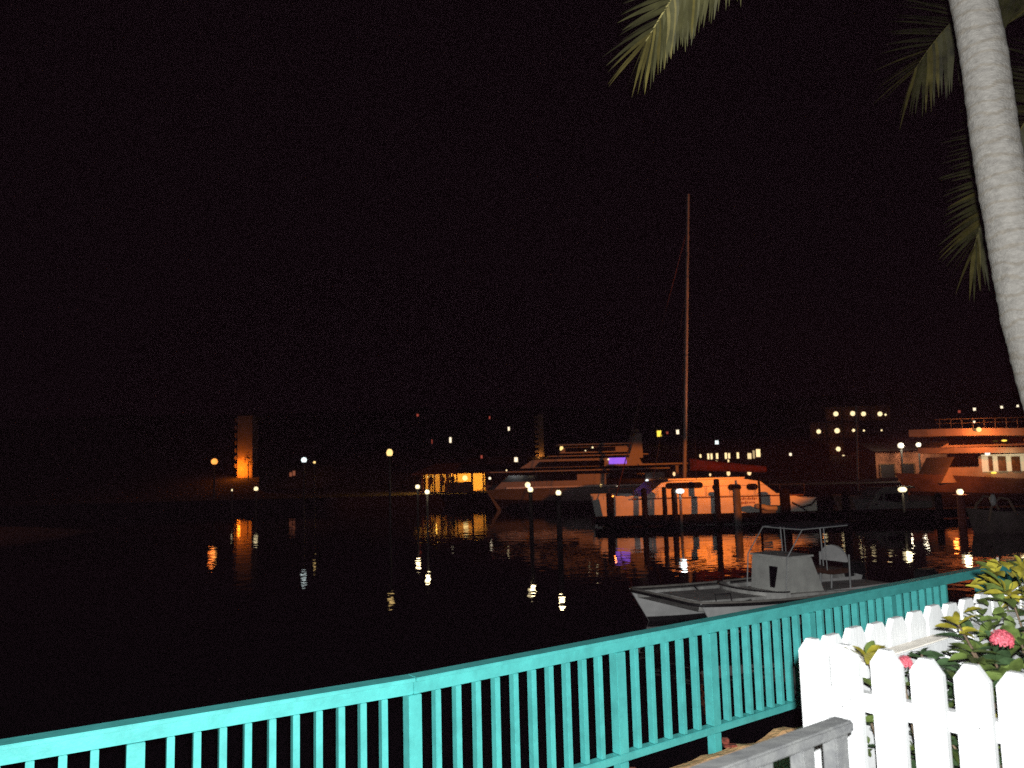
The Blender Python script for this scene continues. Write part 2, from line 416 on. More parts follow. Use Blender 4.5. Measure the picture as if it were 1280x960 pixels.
shrub('tall leafy shrub with yellow-green young leaves and one round pink flower head beside the fence', (1.62, 2.30, 1.8),
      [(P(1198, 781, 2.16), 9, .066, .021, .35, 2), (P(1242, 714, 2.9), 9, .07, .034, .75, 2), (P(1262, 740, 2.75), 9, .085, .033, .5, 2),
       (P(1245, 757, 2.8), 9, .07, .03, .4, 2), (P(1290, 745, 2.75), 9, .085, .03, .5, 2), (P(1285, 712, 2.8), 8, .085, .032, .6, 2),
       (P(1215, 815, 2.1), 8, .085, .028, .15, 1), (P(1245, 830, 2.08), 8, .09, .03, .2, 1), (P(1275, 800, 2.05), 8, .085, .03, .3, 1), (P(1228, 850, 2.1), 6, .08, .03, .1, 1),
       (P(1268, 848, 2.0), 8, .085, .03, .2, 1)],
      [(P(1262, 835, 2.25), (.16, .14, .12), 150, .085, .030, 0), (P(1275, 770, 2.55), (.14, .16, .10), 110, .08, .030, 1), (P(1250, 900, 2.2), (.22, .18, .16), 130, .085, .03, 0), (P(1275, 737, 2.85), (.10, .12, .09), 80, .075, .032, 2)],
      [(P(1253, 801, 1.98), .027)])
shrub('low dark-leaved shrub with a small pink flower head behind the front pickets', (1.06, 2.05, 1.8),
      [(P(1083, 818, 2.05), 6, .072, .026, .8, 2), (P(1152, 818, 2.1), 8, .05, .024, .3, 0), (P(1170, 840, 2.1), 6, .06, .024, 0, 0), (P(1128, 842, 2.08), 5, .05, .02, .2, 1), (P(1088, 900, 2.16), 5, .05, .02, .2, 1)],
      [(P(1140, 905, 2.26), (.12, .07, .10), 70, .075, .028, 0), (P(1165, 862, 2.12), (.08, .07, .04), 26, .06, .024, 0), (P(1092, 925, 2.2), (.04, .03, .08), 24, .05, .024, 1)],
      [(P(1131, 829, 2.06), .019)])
shrub('green shrub filling the near end of the bed behind the frontmost pickets', (1.35, 1.72, 1.8),
      [(P(1190, 930, 2.06), 8, .08, .03, .2, 1), (P(1240, 935, 2.0), 8, .08, .03, .3, 1)],
      [(P(1215, 930, 2.1), (.2, .07, .12), 110, .075, .028, 1)], [])

# ------------------------------------------------------------------ coconut palms
def bez(p, t):
    a = [V(q) for q in p]
    while len(a) > 1: a = [a[i].lerp(a[i + 1], t) for i in range(len(a) - 1)]
    return a[0]
def frond(pts, Lmax, name, root, mats, seed, sidev=None, nl=46, hang=.75, wid=.032, spread=.85):
    rr = random.Random(seed); mb = MB(); N = 40
    rp = [bez(pts, i / N) for i in range(N + 1)]
    mb.cur = 2; mb.tube(rp, [.022 * (1 - .88 * i / N) for i in range(N + 1)], 6)
    for k in range(nl):
        t = .14 + .86 * (k / (nl - 1)) ** .9
        i = min(N - 1, int(t * N)); p = bez(pts, t); tg = (rp[i + 1] - rp[i]).normalized()
        side = tg.cross(V((0, 0, 1)))
        side = side.normalized() if side.length > .1 else V((1, 0, 0))
        if sidev: side = V(sidev); side = (side - tg * side.dot(tg)).normalized()
        env = (.45 + .55 * math.sin(math.pi * min(1, (t - .05) * 1.05) ** .8)) if t < .9 else .62 + .3 * (1 - t) * 4
        for sg in (-1, 1):
            L = Lmax * env * rr.uniform(.88, 1.08)
            d0 = (tg * (.75 + .9 * max(0, t - .75) * 4 * .6) + side * sg * (spread * (1 if t < .9 else 1 - (t - .9) * 7)) + V((0, rr.uniform(-.15, .15), rr.uniform(-.08, .08)))).normalized()
            mb.cur = 1 if rr.random() < (.06 + .6 * max(0, t - .84) * 6) else 0
            q = p.copy(); d = d0; ms = []; n = 6
            for j in range(n + 1):
                ms.append(q.copy()); d = (d + V((0, 0, -1)) * hang * (.12 + .10 * j) * (.8 if sg > 0 else .6)).normalized(); q = q + d * (L / n)
            vs = []
            for j, c in enumerate(ms):
                dd = (ms[min(j + 1, n)] - ms[max(j - 1, 0)]).normalized()
                s_ = dd.cross(tg); s_ = s_.normalized() if s_.length > .05 else side
                s_ = (s_ * .35 + tg * .9 + (side if sidev else V((0, 0, 0))) * sg * .3).normalized(); s_ = (s_ - dd * s_.dot(dd)).normalized()
                wv = wid * [.5, .95, 1, .85, .6, .34, .05][j] * rr.uniform(.92, 1.08)
                vs += [c - s_ * wv / 2, c + s_ * wv / 2]
            mb.add(vs, [(2 * j, 2 * j + 1, 2 * j + 3, 2 * j + 2) for j in range(n)], True)
    return mb.build(name, mats, root)
def palm(label, base, path, rads, fronds, seed):
    rr = random.Random(seed)
    root = thing('coconut_palm', label, 'palm tree', base, 'coconut palms on the quay')
    mb = MB(); N = 260; secs = []; n = 28
    for i in range(N + 1):
        t = i / N; p = bez(path, t); tg = (bez(path, min(1, t + .01)) - bez(path, max(0, t - .01))).normalized()
        r_ = rads[0] + (rads[1] - rads[0]) * t + (.05 * (1 - t / .12) if t < .12 else 0)
        X = V((1, 0, 0)); X = (X - tg * X.dot(tg)).normalized(); Y = tg.cross(X); q = []
        for k in range(n):
            a = 2 * math.pi * k / n; dv = X * math.cos(a) + Y * math.sin(a)
            ph = p.z * 62 + 1.9 * noise.noise(V((math.cos(a) * 1.2, math.sin(a) * 1.2, p.z * 1.5)))
            rg = .0022 * (1 if math.sin(ph) > .72 else 0) + .0035 * noise.noise(V((dv.x * 3, dv.y * 3, p.z * 9))) + .006 * noise.noise(V((dv.x * 1.5, dv.y * 1.5, p.z * 1.8)))
            q.append(p + dv * (r_ + rg))
        secs.append(q)
    mb.loft(secs, close=True); mb.build('trunk', bark, root)
    top = V(path[-1])
    for i, f in enumerate(fronds): frond(f[0], f[1], 'frond', root, [leafgreen, leafgold, rachis_m], seed * 100 + i, *f[2:])
    for k in range(5):
        a = k * 1.256; mb = MB(); mb.ball(top + V((.2 * math.cos(a), .2 * math.sin(a), -.22)), .1, 12, (1, 1, 1.15)); mb.build('coconut', mat('coconut_husk', (.10, .10, .03), .7, .3, 6), root)
    return root
Yp = 3.85
tp = aty(1216, 0, Yp); t2_ = aty(1246, 190, Yp); t3 = aty(1276, 350, Yp); t4 = aty(1312, 500, Yp)
base = V((t4.x + .42, Yp, .98))
path = [base, V((t4.x + .12, Yp, 2.6)), V((t3.x - .02, Yp, 4.0)), V((tp.x + .02, Yp, 5.4)), V((tp.x - .22, Yp, 7.3))]
# a curve that really passes through the measured centre line
def through(pts):
    def f(t):
        n = len(pts) - 1; k = min(n - 1, int(t * n)); u = t * n - k
        p0, p1, p2, p3 = pts[max(0, k - 1)], pts[k], pts[k + 1], pts[min(n, k + 2)]
        return .5 * ((2 * p1) + (p2 - p0) * u + (2 * p0 - 5 * p1 + 4 * p2 - p3) * u * u + (3 * p1 - p0 - 3 * p2 + p3) * u ** 3)
    return f
_bez = bez
def bez(p, t): return p(t) if callable(p) else _bez(p, t)
crown = V((tp.x - .36, Yp, 7.4))
class Path:
    def __init__(s, pts): s.f = through(pts); s.e = pts[-1]
    def __call__(s, t): return s.f(t)
    def __getitem__(s, i): return s.e
cl = Path([base, t4, t3, t2_, tp, V((tp.x - .20, Yp, tp.z + 1.0)), crown])
tip = aty(797, 82, 3.75); f2 = aty(836, 5, 3.72); f3 = aty(915, -120, 3.7)
fr = [(Path([crown, aty(1085, -390, 3.75), aty(952, -140, 3.7), aty(862, -34, 3.72), aty(807, 52, 3.75)]), .44, (.84, .25, -.5), 76, .10, .040, .60)]
for k in range(11):
    a = R(20 + 31 * k); 
    if 165 < (20 + 31 * k) % 360 < 215: continue
    if 215 <= (20 + 31 * k) % 360 < 300: a += .2
    Lf = 3.0; d = V((math.cos(a), math.sin(a), 0)); e = rnd.uniform(.5, 1.1)
    fr.append(([crown, crown + d * Lf * .35 + V((0, 0, Lf * .5 * e)), crown + d * Lf * .8 + V((0, 0, Lf * .5 * e)), crown + d * Lf + V((0, 0, Lf * (.3 * e)))], .6))
palm('tall coconut palm with a pale ringed trunk leaning over the white fence', base, cl, (.122, .093), fr, 3)

c2 = aty(1400, 60, 9.9)
b2 = V((c2.x + .4, 9.9, .98))
fr2 = [([c2, aty(1340, -70, 9.8), aty(1225, -45, 9.7), aty(1143, 88, 9.6)], 1.25, (.75, .2, -.6), 70, .10, .06, .95), ([c2, aty(1345, 40, 9.8), aty(1255, 160, 9.7), aty(1218, 308, 9.6)], 1.1, (.95, .2, -.3), 70, .12, .06, .95)]
for k in range(8):
    a = R(-75 + 20 * k); d = V((math.cos(a), math.sin(a), 0)); Lf = 3.0
    fr2.append(([c2, c2 + d * Lf * .35 + V((0, 0, Lf * .4)), c2 + d * Lf * .8 + V((0, 0, Lf * .3)), c2 + d * Lf + V((0, 0, -.5))], .7))
palm('second coconut palm farther along the quay whose dim fronds show behind the near trunk', b2, Path([b2, b2 + V((-.1, .05, 3)), c2 + V((.1, -.1, -1.5)), c2]), (.15, .11), fr2, 5)

# ------------------------------------------------------------------ small power catamaran beyond the railing
def small_cat():
    ax = V((-.90, -.436, 0)).normalized(); lt = V((-ax.y, ax.x, 0))
    bow_mid = V((2.95, 15.75, 0)); org = bow_mid - ax * 2.75
    root = thing('small_boat', 'small twin-hulled white workboat with a low console, afloat just beyond the turquoise railing', 'boat', org)
    W = lambda x, y, z: org + ax * x + lt * y + V((0, 0, z))
    g = lambda x: .60 + .10 * max(0, x / 3.0) ** 2
    for sg in (-1, 1):
        secs = []
        for x in (-3.1, -2, -1, 0, 1, 1.8, 2.3, 2.6, 2.8, 2.95):
            k = max(0, (x - .6) / 2.35) ** 1.7; cy = 1.12
            f = lambda y: cy + (y - cy) * (1 - .96 * k)
            rake = lambda z: (z / .7 - 1) * .45 * k
            kl = -.25 + .1 * k
            secs.append([W(x + rake(z), sg * f(y), z) for y, z in ((1.30, g(x)), (1.29, g(x) * .6), (1.24, .12), (1.12, kl * .6), (.98, kl), (.84, kl * .6), (.70, .10), (.62, .42), (.58, g(x) - .06))])
        mb = MB(); mb.loft(secs)
        for i, f in enumerate(mb.f):
            if max(mb.v[k].z for k in f) < .16: mb.mi[i] = 1
        mb.build('hull', [gel2, rub], root)
    mb = MB()
    mb.prism([W(-3.08, .64, .40), W(2.2, .64, .40), W(2.62, .70, g(2.6) - .05), W(2.62, .70, g(2.6) - .02), W(-3.08, .64, .45)], lt * -1.3)
    mb.build('bridge_deck', boat_deck, root)
    mb = MB(); secs = []
    for x in (-3.05, -1, 0, 1, 2, 2.55, 2.86):
        yy = 1.24 - .10 * max(0, (x - 1) / 2) ** 2
        secs.append([W(x, yy, g(x) - .03), W(x, yy - .16, g(x) - .03), W(x, yy - .2, g(x) - .16), W(x, -yy + .2, g(x) - .16), W(x, -yy + .16, g(x) - .03), W(x, -yy, g(x) - .03)])
    mb.loft(secs, caps=False, sm=False); mb.build('deck', boat_deck, root)
    def sheer(dz, out):
        p = []
        for i in range(19):
            x = -3.1 + 6.0 * i / 18; k = max(0, (x - .6) / 2.35) ** 1.7; y = 1.12 + .18 * (1 - .96 * k) + out
            p.append((x, y))
        pts = [W(x, y, g(x) + dz) for x, y in p] + [W(3.0 + .06 * out, .9, g(3) + dz), W(3.04 + .06 * out, 0, g(3) + dz + .02), W(3.0, -.9, g(3) + dz)] + [W(x, -y, g(x) + dz) for x, y in reversed(p)]
        return pts
    mb = MB(); mb.tube(sheer(-.03, .015), .03, 8); mb.build('rub_rail', rub, root)
    mb = MB(); mb.tube(sheer(.012, 0), .022, 8); mb.build('gunwale', mat('boat_gunwale', (.33, .30, .27), .5, .2, 3), root)
    # console
    z0 = g(0) - .16; cw, x0, x1 = .52, .25, -.55; zt = z0 + .80
    con = MB()
    prof = [W(x0 + .06, cw, z0), W(x0 - .03, cw, zt), W(x1 + .12, cw, zt), W(x1 - .22, cw, z0)]
    con.prism(prof, lt * -2 * cw); c = con.build('console', mat('console_white', (.76, .75, .70), .6, .2, 3, c2=(.56, .55, .52)), root, bevel=.02)
    mb = MB(); zz = lambda z: x0 + .06 - .09 * (z - z0) / .8 + .012
    mb.prism([W(zz(z), y, z) for y, z in ((.26, z0 + .62), (.02, z0 + .62), (.07, z0 + .2), (.2, z0 + .2))], ax * .008); mb.build('hatch_window', glass, c)
    mb = MB(); mb.prism([W(x0 + .0, cw + .012, zt + .002), W(x1 + .08, cw + .012, zt + .002), W(x1 + .08, cw + .012, zt + .04), W(x0 + .0, cw + .012, zt + .04)], lt * -2 * (cw + .012)); mb.build('dash_rim', boat_deck, c)
    fr_ = MB()
    for sg in (1, -1):
        fr_.tube([W(x0 + .12, sg * .56, z0 - .02), W(x0 + .03, sg * .56, zt + .02), W(x0 - .42, sg * .56, zt + .56), W(x1 - .9, sg * .56, zt + .58)], .013, 6)
        fr_.tube([W(x1 - .15, sg * .56, z0 + .6), W(x1 - .12, sg * .56, zt + .57)], .013, 6)
        fr_.tube([W(x1 - .25, sg * .56, z0 + .5), W(x1 - .22, sg * .56, zt + .57)], .010, 6)
    fr_.tube([W(x0 - .42, -.56, zt + .56), W(x0 - .42, .56, zt + .56)], .013, 6)
    fr_.build('canopy_frame', chrome, root)
    mb = MB(); mb.prism([W(x0 - .42, .58, zt + .585), W(x1 - .95, .58, zt + .60), W(x1 - .95, .58, zt + .615), W(x0 - .42, .58, zt + .6)], lt * -1.16); mb.build('canopy', mat('navy_canvas', (.015, .017, .03), .9), root)
    # helm seat
    seat = MB(); seat.box(W(-1.35, 0, z0 + .42), (.5, .8, .1), (ax, lt, V((0, 0, 1)))); se = seat.build('helm_seat', mat('brown_vinyl', (.10, .045, .03), .6), root, bevel=.02)
    mb = MB(); mb.prism([W(-1.56, .36 * math.cos(a), z0 + .47 + .05 + .34 * (.2 + math.sin(a))) for a in [math.pi * k / 10 for k in range(11)]], ax * -.07); mb.build('seat_back', gel2, se)
    mb = MB()
    for sg in (1, -1): mb.tube([W(-1.6, sg * .4, z0), W(-1.62, sg * .4, z0 + .75)], .018, 6); mb.tube([W(-1.15, sg * .3, z0), W(-1.2, sg * .3, z0 + .38)], .018, 6)
    mb.build('seat_leg', chrome, se)
    # forward bench and mooring rope
    mb = MB(); mb.loft([[W(.62 + .5 * math.sin(a), .95 * math.cos(a), g(1) - .15), W(.62 + .5 * math.sin(a), .95 * math.cos(a), g(1) + .06), W(.56 + .42 * math.sin(a), .85 * math.cos(a), g(1) + .06), W(.56 + .42 * math.sin(a), .85 * math.cos(a), g(1) - .15)] for a in [math.pi * k / 16 for k in range(17)]], close=True, sm=False)
    mb.build('bow_seat', boat_deck, root)
    mb = MB(); mb.tube([W(.66 + .5 * math.sin(a), .97 * math.cos(a), g(1) + .075) for a in [math.pi * k / 16 for k in range(17)]], .016, 6); mb.build('seat_trim', rub, root)
    mb = MB(); mb.tube([W(1.4, -1.0, g(1.4)), W(1.75, -.2, g(1.7) - .1), W(1.5, .6, g(1.6) - .1), W(1.75, 1.1, g(1.7) + .02)], .014, 6); mb.build('mooring_rope', rub, root)
    mb = MB(); mb.tube([W(2.4, .9, g(2.4)), W(2.42, .9, g(2.4) + .12), W(2.1, .95, g(2.4) + .12), W(2.08, .95, g(2.1))], .012, 6); mb.build('cleat', rub, root)
    for yy in (.95, -.95): mb = MB(); mb.box(W(-3.25, yy, .55), (.4, .36, .55), (ax, lt, V((0, 0, 1)))); mb.build('outboard', rub, root, bevel=.05)
    # registration on the near (port) side
    cu = bpy.data.curves.new('registration', 'FONT'); cu.body = 'AK 4270'; cu.size = .2; cu.extrude = .002
    o = bpy.data.objects.new('registration', cu); col.objects.link(o); cu.materials.append(rub); o.parent = root
    dg = bpy.context.evaluated_depsgraph_get(); me = bpy.data.meshes.new_from_object(o.evaluated_get(dg)); bpy.data.objects.remove(o)
    o = bpy.data.objects.new('registration', me); col.objects.link(o); o.parent = root
    mx = Matrix((-ax, V((0, 0, 1)), lt)).transposed().to_4x4(); mx.translation = W(1.05, 1.302, .36) - org
    o.matrix_local = mx
small_cat()

# ------------------------------------------------------------------ dock, pilings, dock lamps
DY = 41.5
def dock():
    root = thing('timber_dock', 'long dark timber dock lying in front of the orange-lit catamaran', 'dock', (5, DY, .5))
    mb = MB(); x0, x1 = 4.2, 42
    mb.box(((x0 + x1) / 2, DY + .75, .48), (x1 - x0, 1.5, .1)); mb.build('deck', dockm, root)
    mb = MB(); mb.box(((x0 + x1) / 2, DY - .05, .29), (x1 - x0, .1, .36)); mb.box(((x0 + x1) / 2, DY + 1.5, .29), (x1 - x0, .08, .36)); mb.build('fascia_board', dockm, root)
    for k in range(14): mb = MB(); mb.box((x0 + 1 + 2.7 * k, DY + .7, -.2), (.18, 1.2, .9)); mb.build('trestle', dockm, root)
dock()
def piling(px, top_y, Y, r, label, M=pile, grp='pilings along the timber dock'):
    p = aty(px, top_y, Y)
    root = thing('dock_piling', label, 'piling', (p.x, p.y, 0), grp)
    mb = MB(); mb.tube([(p.x, p.y, -1.2), (p.x + .02, p.y, p.z * .5), (p.x + .01, p.y, p.z)], [r * 1.05, r, r * .96], 12); mb.build('shaft', M, root)
    mb = MB(); mb.tube([(p.x + .01, p.y, p.z), (p.x + .01, p.y, p.z + .06)], [r * 1.0, r * .5], 12); mb.build('cap', M, root)
PY = DY - .28
for px, ty, r, lab, M in [
    (761, 618, .16, 'dark piling left of the small orange lamp at the catamaran bow', pile), (804.5, 612, .15, 'dark piling between the two lit patches of the catamaran bow', pile),
    (829.5, 610, .12, 'dark piling just left of the pair beside the white dock lamp', pile), (842, 612, .15, 'dark piling touching the bright white lamp post on the dock', pile),
    (895, 600, .15, 'tall dark piling below the oval cabin port of the catamaran', pile), (948, 598, .06, 'thin dark pole in front of the catamaran cabin end', pile),
    (980, 612, .26, 'thick dark piling past the stern of the catamaran', pile), (1056, 612, .2, 'dark piling left of the grey cabin boat', pile), (1172, 618, .18, 'dark piling right of the grey cabin boat', pile)]:
    piling(px, ty, PY, r, lab, M)
piling(920, 612, PY, .2, 'pale grey weathered piling in front of the catamaran cabin', pilegrey)

GL = {'white': ((1, .80, .45), 9), 'cool': ((.86, 1, 1), 10), 'amber': ((1, .66, .24), 4), 'orange': ((1, .36, .07), 3.4), 'warm': ((1, .85, .6), 5), 'red': ((1, .16, .1), .35), 'yellow': ((1, .72, .08), 2), 'dim': ((1, .3, .15), .22)}
def dock_lamp(px, py, Y, r, colr, label, foot=-1.0, post=.045, light=0, n=1, postm=None, grp='lamps around the harbour', shape=(1, 1, 1), s=None):
    p = aty(px, py, Y)
    root = thing('harbour_lamp', label, 'lamp', (p.x, p.y, max(foot, 0)), grp)
    mb = MB(); mb.tube([(p.x, p.y, foot), (p.x, p.y, p.z - r * .9)], [post * 1.25, post], 10); mb.tube([(p.x, p.y, p.z - r * 1.15), (p.x, p.y, p.z - r * .8)], [post * 1.6, post * 2.2], 10); mb.build('post', postm or pilegrey, root)
    mb = MB(); mb.tube([(p.x, p.y, p.z + r * shape[2] * .92), (p.x, p.y, p.z + r * shape[2] * 1.25)], [r * .9, r * .15], 10); mb.build('cap', lampiron, root)
    c_, st = GL[colr]
    for k in range(n):
        q = p + V((-.12 * k, 0, .22 * k))
        mb = MB(); mb.ball(q, r, 12, shape); mb.build('globe', glow(colr, c_, st), root)
    if light: lamp('lamp_light', 'POINT', p + V((0, -r * 1.6, .05)), light, (c_ if colr != 'orange' else (1, .2, .03)), r)
    return p
dock_lamp(663, 612, 37.25, .13, 'white', 'grey post with a pair of stacked white globes in front of the motor yacht', post=.09, n=2, light=12, postm=pile2)
dock_lamp(698, 616, 33.25, .115, 'white', 'grey post with a single white globe below the motor yacht midships', post=.11, light=12, postm=pile2)
dock_lamp(534, 615, 40.75, .125, 'white', 'lower of two white lamps on a thin post before the lit bar', post=.05, light=14)
dock_lamp(522, 608.5, 48, .14, 'white', 'higher of two white lamps left of the lit bar', post=.05, light=8)
dock_lamp(850, 614, 41.1, .13, 'cool', 'bright wide white lamp on a dock post in front of the catamaran hull', post=.07, shape=(1.7, 1, 1), light=40)
dock_lamp(766, 620.5, 42.6, .05, 'orange', 'tiny orange lamp on a post at the catamaran bow', post=.05, postm=pile, light=12)
dock_lamp(1128, 612, 40.6, .14, 'white', 'wide white lamp on the roof edge of the grey cabin boat', foot=.5, post=.05, shape=(1.7, 1, 1), light=30)
dock_lamp(1200, 615, 38, .15, 'white', 'round white lamp on a reddish post right of the grey cabin boat', post=.16, light=25, postm=mat('red_post', (.25, .06, .04), .8))
dock_lamp(320, 611, 66, .18, 'white', 'small white lamp low on the water below the orange tower', post=.06)
dock_lamp(290, 613, 68, .07, 'white', 'very small white lamp left of and below the orange tower', post=.05, shape=(.8, .8, 1.8))
dock_lamp(380, 575, 57.5, .2, 'cool', 'bluish white lamp on a tall slim pole right of the orange tower', post=.06, postm=lampiron)
dock_lamp(393, 578, 64, .1, 'amber', 'small amber lamp just right of the bluish white lamp', post=.05, postm=lampiron)
dock_lamp(487, 566, 47.5, .19, 'amber', 'bright amber lantern on a tall pole left of the bar', post=.06, postm=lampiron, shape=(1, 1, 1.25))
dock_lamp(268, 577, 80, .32, 'orange', 'glowing orange street lamp left of the orange tower', foot=1, post=.08, postm=lampiron, light=14, s=1)
dock_lamp(702, 561, 78, .2, 'amber', 'small amber lamp above the bow windows of the motor yacht', foot=1, post=.07, postm=lampiron, shape=(.9, .9, 1.5))
dock_lamp(1126, 557, 75.6, .28, 'warm', 'left of two warm white lamps above the grey cabin boat', foot=1, post=.08, postm=lampiron, light=420)
dock_lamp(1148, 556, 75.8, .22, 'warm', 'right and smaller of two warm white lamps above the grey cabin boat', foot=1, post=.08, postm=lampiron, light=300)

# ------------------------------------------------------------------ sailing catamaran
def big_cat():
    Y0 = 43.6
    q = lambda x, y: aty(x, y, Y0)
    root = thing('sailing_catamaran', 'white sailing catamaran lit orange, with a single tall mast and red sail cover', 'sailboat', (10.9, Y0 + 2, 0))
    bow, stern = q(751, 640).x, q(1022, 640).x; L = stern - bow
    hm = bpy.data.materials.new('catamaran_hull_paint'); hm.use_nodes = True
    for yo, dim in ((0, 0), (4.6, 1)):
        secs = []
        for i in range(17):
            t = i / 16; k = (1 - t); e = max(0, 1 - t / .45); x = bow + L * t
            wd = .72 * (1 - e ** 2.2 * .97); top = 1.42 + .10 * e - (.22 if t > .885 else 0)
            rk = .28 * e
            secs.append([V((x + rk * (1 - z / 1.4), Y0 + .75 + yo + y * wd, z)) for y, z in ((-1, top), (-1, 1.0), (-.93, .4), (-.7, -.1), (0, -.55), (.7, -.1), (.93, .4), (1, 1.0), (1, top))])
        mb = MB(); mb.loft(secs); mb.build('hull', gel, root)
    # rubbing strake and deck
    mb = MB(); mb.box(((bow + stern) / 2 + .5, Y0 + .02, 1.36), (L - 2.4, .05, .07)); mb.build('rubbing_strake', mat('strake_brown', (.10, .03, .02), .6), root)
    mb = MB(); mb.box(((bow + stern) / 2 + .9, Y0 + 3.05, 1.0), (L - 4.3, 4.0, .5)); mb.build('bridge_deck', gel, root)
    mb = MB(); mb.tube([(bow + 1.2, Y0 + .75, 1.3), (bow + 1.2, Y0 + 5.4, 1.3)], .09, 8); mb.build('crossbeam', alu, root)
    mb = MB(); mb.add([(bow + 1.25, Y0 + 1.2, 1.3), (bow + 3.0, Y0 + 1.2, 1.3), (bow + 3.0, Y0 + 4.9, 1.3), (bow + 1.25, Y0 + 4.9, 1.3)], [(0, 1, 2, 3)]); mb.build('trampoline_net', rub, root)
    # cabin: profile in x-z, sides at Y0+.35 .. Y0+5.7
    zc = q(900, 600).z
    prof = [(q(806, 600).x, 1.42), (q(828, 600).x, zc - .08), (q(842, 600).x, zc), (q(930, 600).x, zc + .03), (q(952, 600).x, zc - .12), (q(973, 600).x, 1.42)]
    mb = MB(); mb.prism([V((x, Y0 + .28, z)) for x, z in prof], (0, 5.5, 0)); cab = mb.build('cabin', gel, root)
    def port(x0, x1, y0, y1, name='window'):
        a, b = q(x0, y1), q(x1, y0); r_ = (b.z - a.z) / 2; cz = (a.z + b.z) / 2; pts = []
        for k in range(13): an = -math.pi / 2 + math.pi * k / 12; pts.append(V((b.x - r_ + r_ * math.cos(an), Y0 + .28, cz + r_ * math.sin(an))))
        for k in range(13): an = math.pi / 2 + math.pi * k / 12; pts.append(V((a.x + r_ + r_ * math.cos(an), Y0 + .28, cz + r_ * math.sin(an))))
        mb = MB(); mb.prism(pts, (0, -.012, 0)); mb.build(name, glass, cab)
    port(833, 880, 602.5, 611.5); port(892, 899, 605, 614); port(911.5, 928, 605, 613.5); port(935, 949, 604.5, 613)
    mb = MB(); a = q(838, 597); b = q(935, 595); mb.box(((a.x + b.x) / 2, Y0 + 3, zc + .075), (b.x - a.x, 4.6, .09)); mb.build('coach_roof', gel, cab)
    # lettering strokes on the hull side, too blurred in the photo to read
    mb = MB(); rr = random.Random(4)
    for row, zz in ((0, q(930, 623.5).z), (1, q(930, 628.5).z)):
        x = q(926 + row * 1.5, 625).x; xe = q(946 - row, 625).x
        while x < xe:
            w_ = rr.uniform(.03, .055); mb.box((x, Y0 + .012 - .01, zz + rr.uniform(-.015, .015)), (w_, .012, rr.uniform(.06, .16))); x += w_ + .05
    mb.build('hull_lettering', hullred, root)
    # mast, boom, sail cover, stays
    mz = aty(860, 243, Y0 + 3); mbot = V((aty(855.5, 596, Y0 + 3).x, Y0 + 3, zc + .1))
    mb = MB(); mb.tube([mbot, mbot.lerp(mz, .5), mz], [.115, .11, .085], 12); mast = mb.build('mast', alu, root)
    mb = MB()
    for t, hw in ((.42, .75), (.70, .6)):
        p = mbot.lerp(mz, t); mb.tube([p + V((0, -hw, .05)), p, p + V((0, hw, .05))], .025, 6)
    mb.build('spreader', alu, mast)
    b0 = aty(862, 586, Y0 + 3); b1 = aty(957, 588, Y0 + 3)
    mb = MB(); mb.tube([b0, b1], .09, 8); mb.build('boom', alu, root)
    secs = []
    for i in range(15):
        t = i / 14; c = b0.lerp(b1, t) ; h = (.62 - .30 * t) * (1 + .08 * noise.noise(V((t * 9, 0, 0))))
        secs.append([c + V((0, .2 * math.sin(a), -.12 + h * (.5 - .5 * math.cos(a)) * 1.15)) for a in [2 * math.pi * k / 14 for k in range(14)]])
    mb = MB(); mb.loft(secs, close=True); mb.build('sail_cover', redcanvas, root)
    mb = MB(); hd = mbot.lerp(mz, .88)
    mb.tube([V((bow + 1.2, Y0 + 3, 1.35)), hd], .032, 6); mb.build('forestay', mat('furled_jib', (.06, .02, .02), .9), root)
    mb = MB()
    for y in (.5, 5.5): mb.tube([V((q(850, 600).x + 1.0, Y0 + y, 1.45)), mbot.lerp(mz, .82)], .010, 5)
    mb.tube([V((bow + 2.9, Y0 + 1.3, 1.42)), mbot.lerp(mz, .66)], .02, 5)
    mb.build('shroud', rub, root)
    # guard rails and stern gear
    mb = MB()
    for k in range(9):
        x = bow + .5 + k * 1.32; mb.tube([(x, Y0 + .1, 1.4), (x, Y0 + .1, 1.95)], .012, 5)
    mb.tube([(bow + .5, Y0 + .1, 1.95), (bow + 11.1, Y0 + .1, 1.95)], .007, 5); mb.build('guard_rail', mat('dull_wire', (.05, .04, .04), .6), root)
    a = q(990, 628); mb = MB(); mb.tube([a, q(1002, 634), q(1014, 631), q(1022, 622)], .05, 6); mb.tube([q(1002, 634), q(1010, 640)], .04, 6); mb.build('stern_davit', rub, root)
big_cat()

def dinghy():
    p = aty(966, 646, DY + .2); p.z = .53
    root = thing('grey_dinghy', 'small pale grey dinghy lying on the dock at the catamaran stern', 'dinghy', p)
    mb = MB(); pts = [V((p.x + .62 * math.cos(a) * (1.15 if math.cos(a) < 0 else 1), p.y + .35 + .38 * math.sin(a), p.z + .26 + (.10 if math.cos(a) < -.5 else 0))) for a in [2 * math.pi * k / 20 for k in range(21)]]
    mb.tube(pts, .13, 10, cap=False); mb.build('inflatable_tube', mat('grey_hypalon', (.33, .34, .33), .7), root)
    mb = MB(); mb.prism([V((p.x + .55 * math.cos(a), p.y + .35 + .32 * math.sin(a), p.z + .02)) for a in [2 * math.pi * k / 20 for k in range(20)]], (0, 0, .16)); mb.build('floor', mat('grey_floor', (.2, .2, .2), .8), root)
    mb = MB(); mb.box((p.x, p.y + .35, p.z + .27), (.22, .66, .04)); mb.build('seat', wood, root)
dinghy()

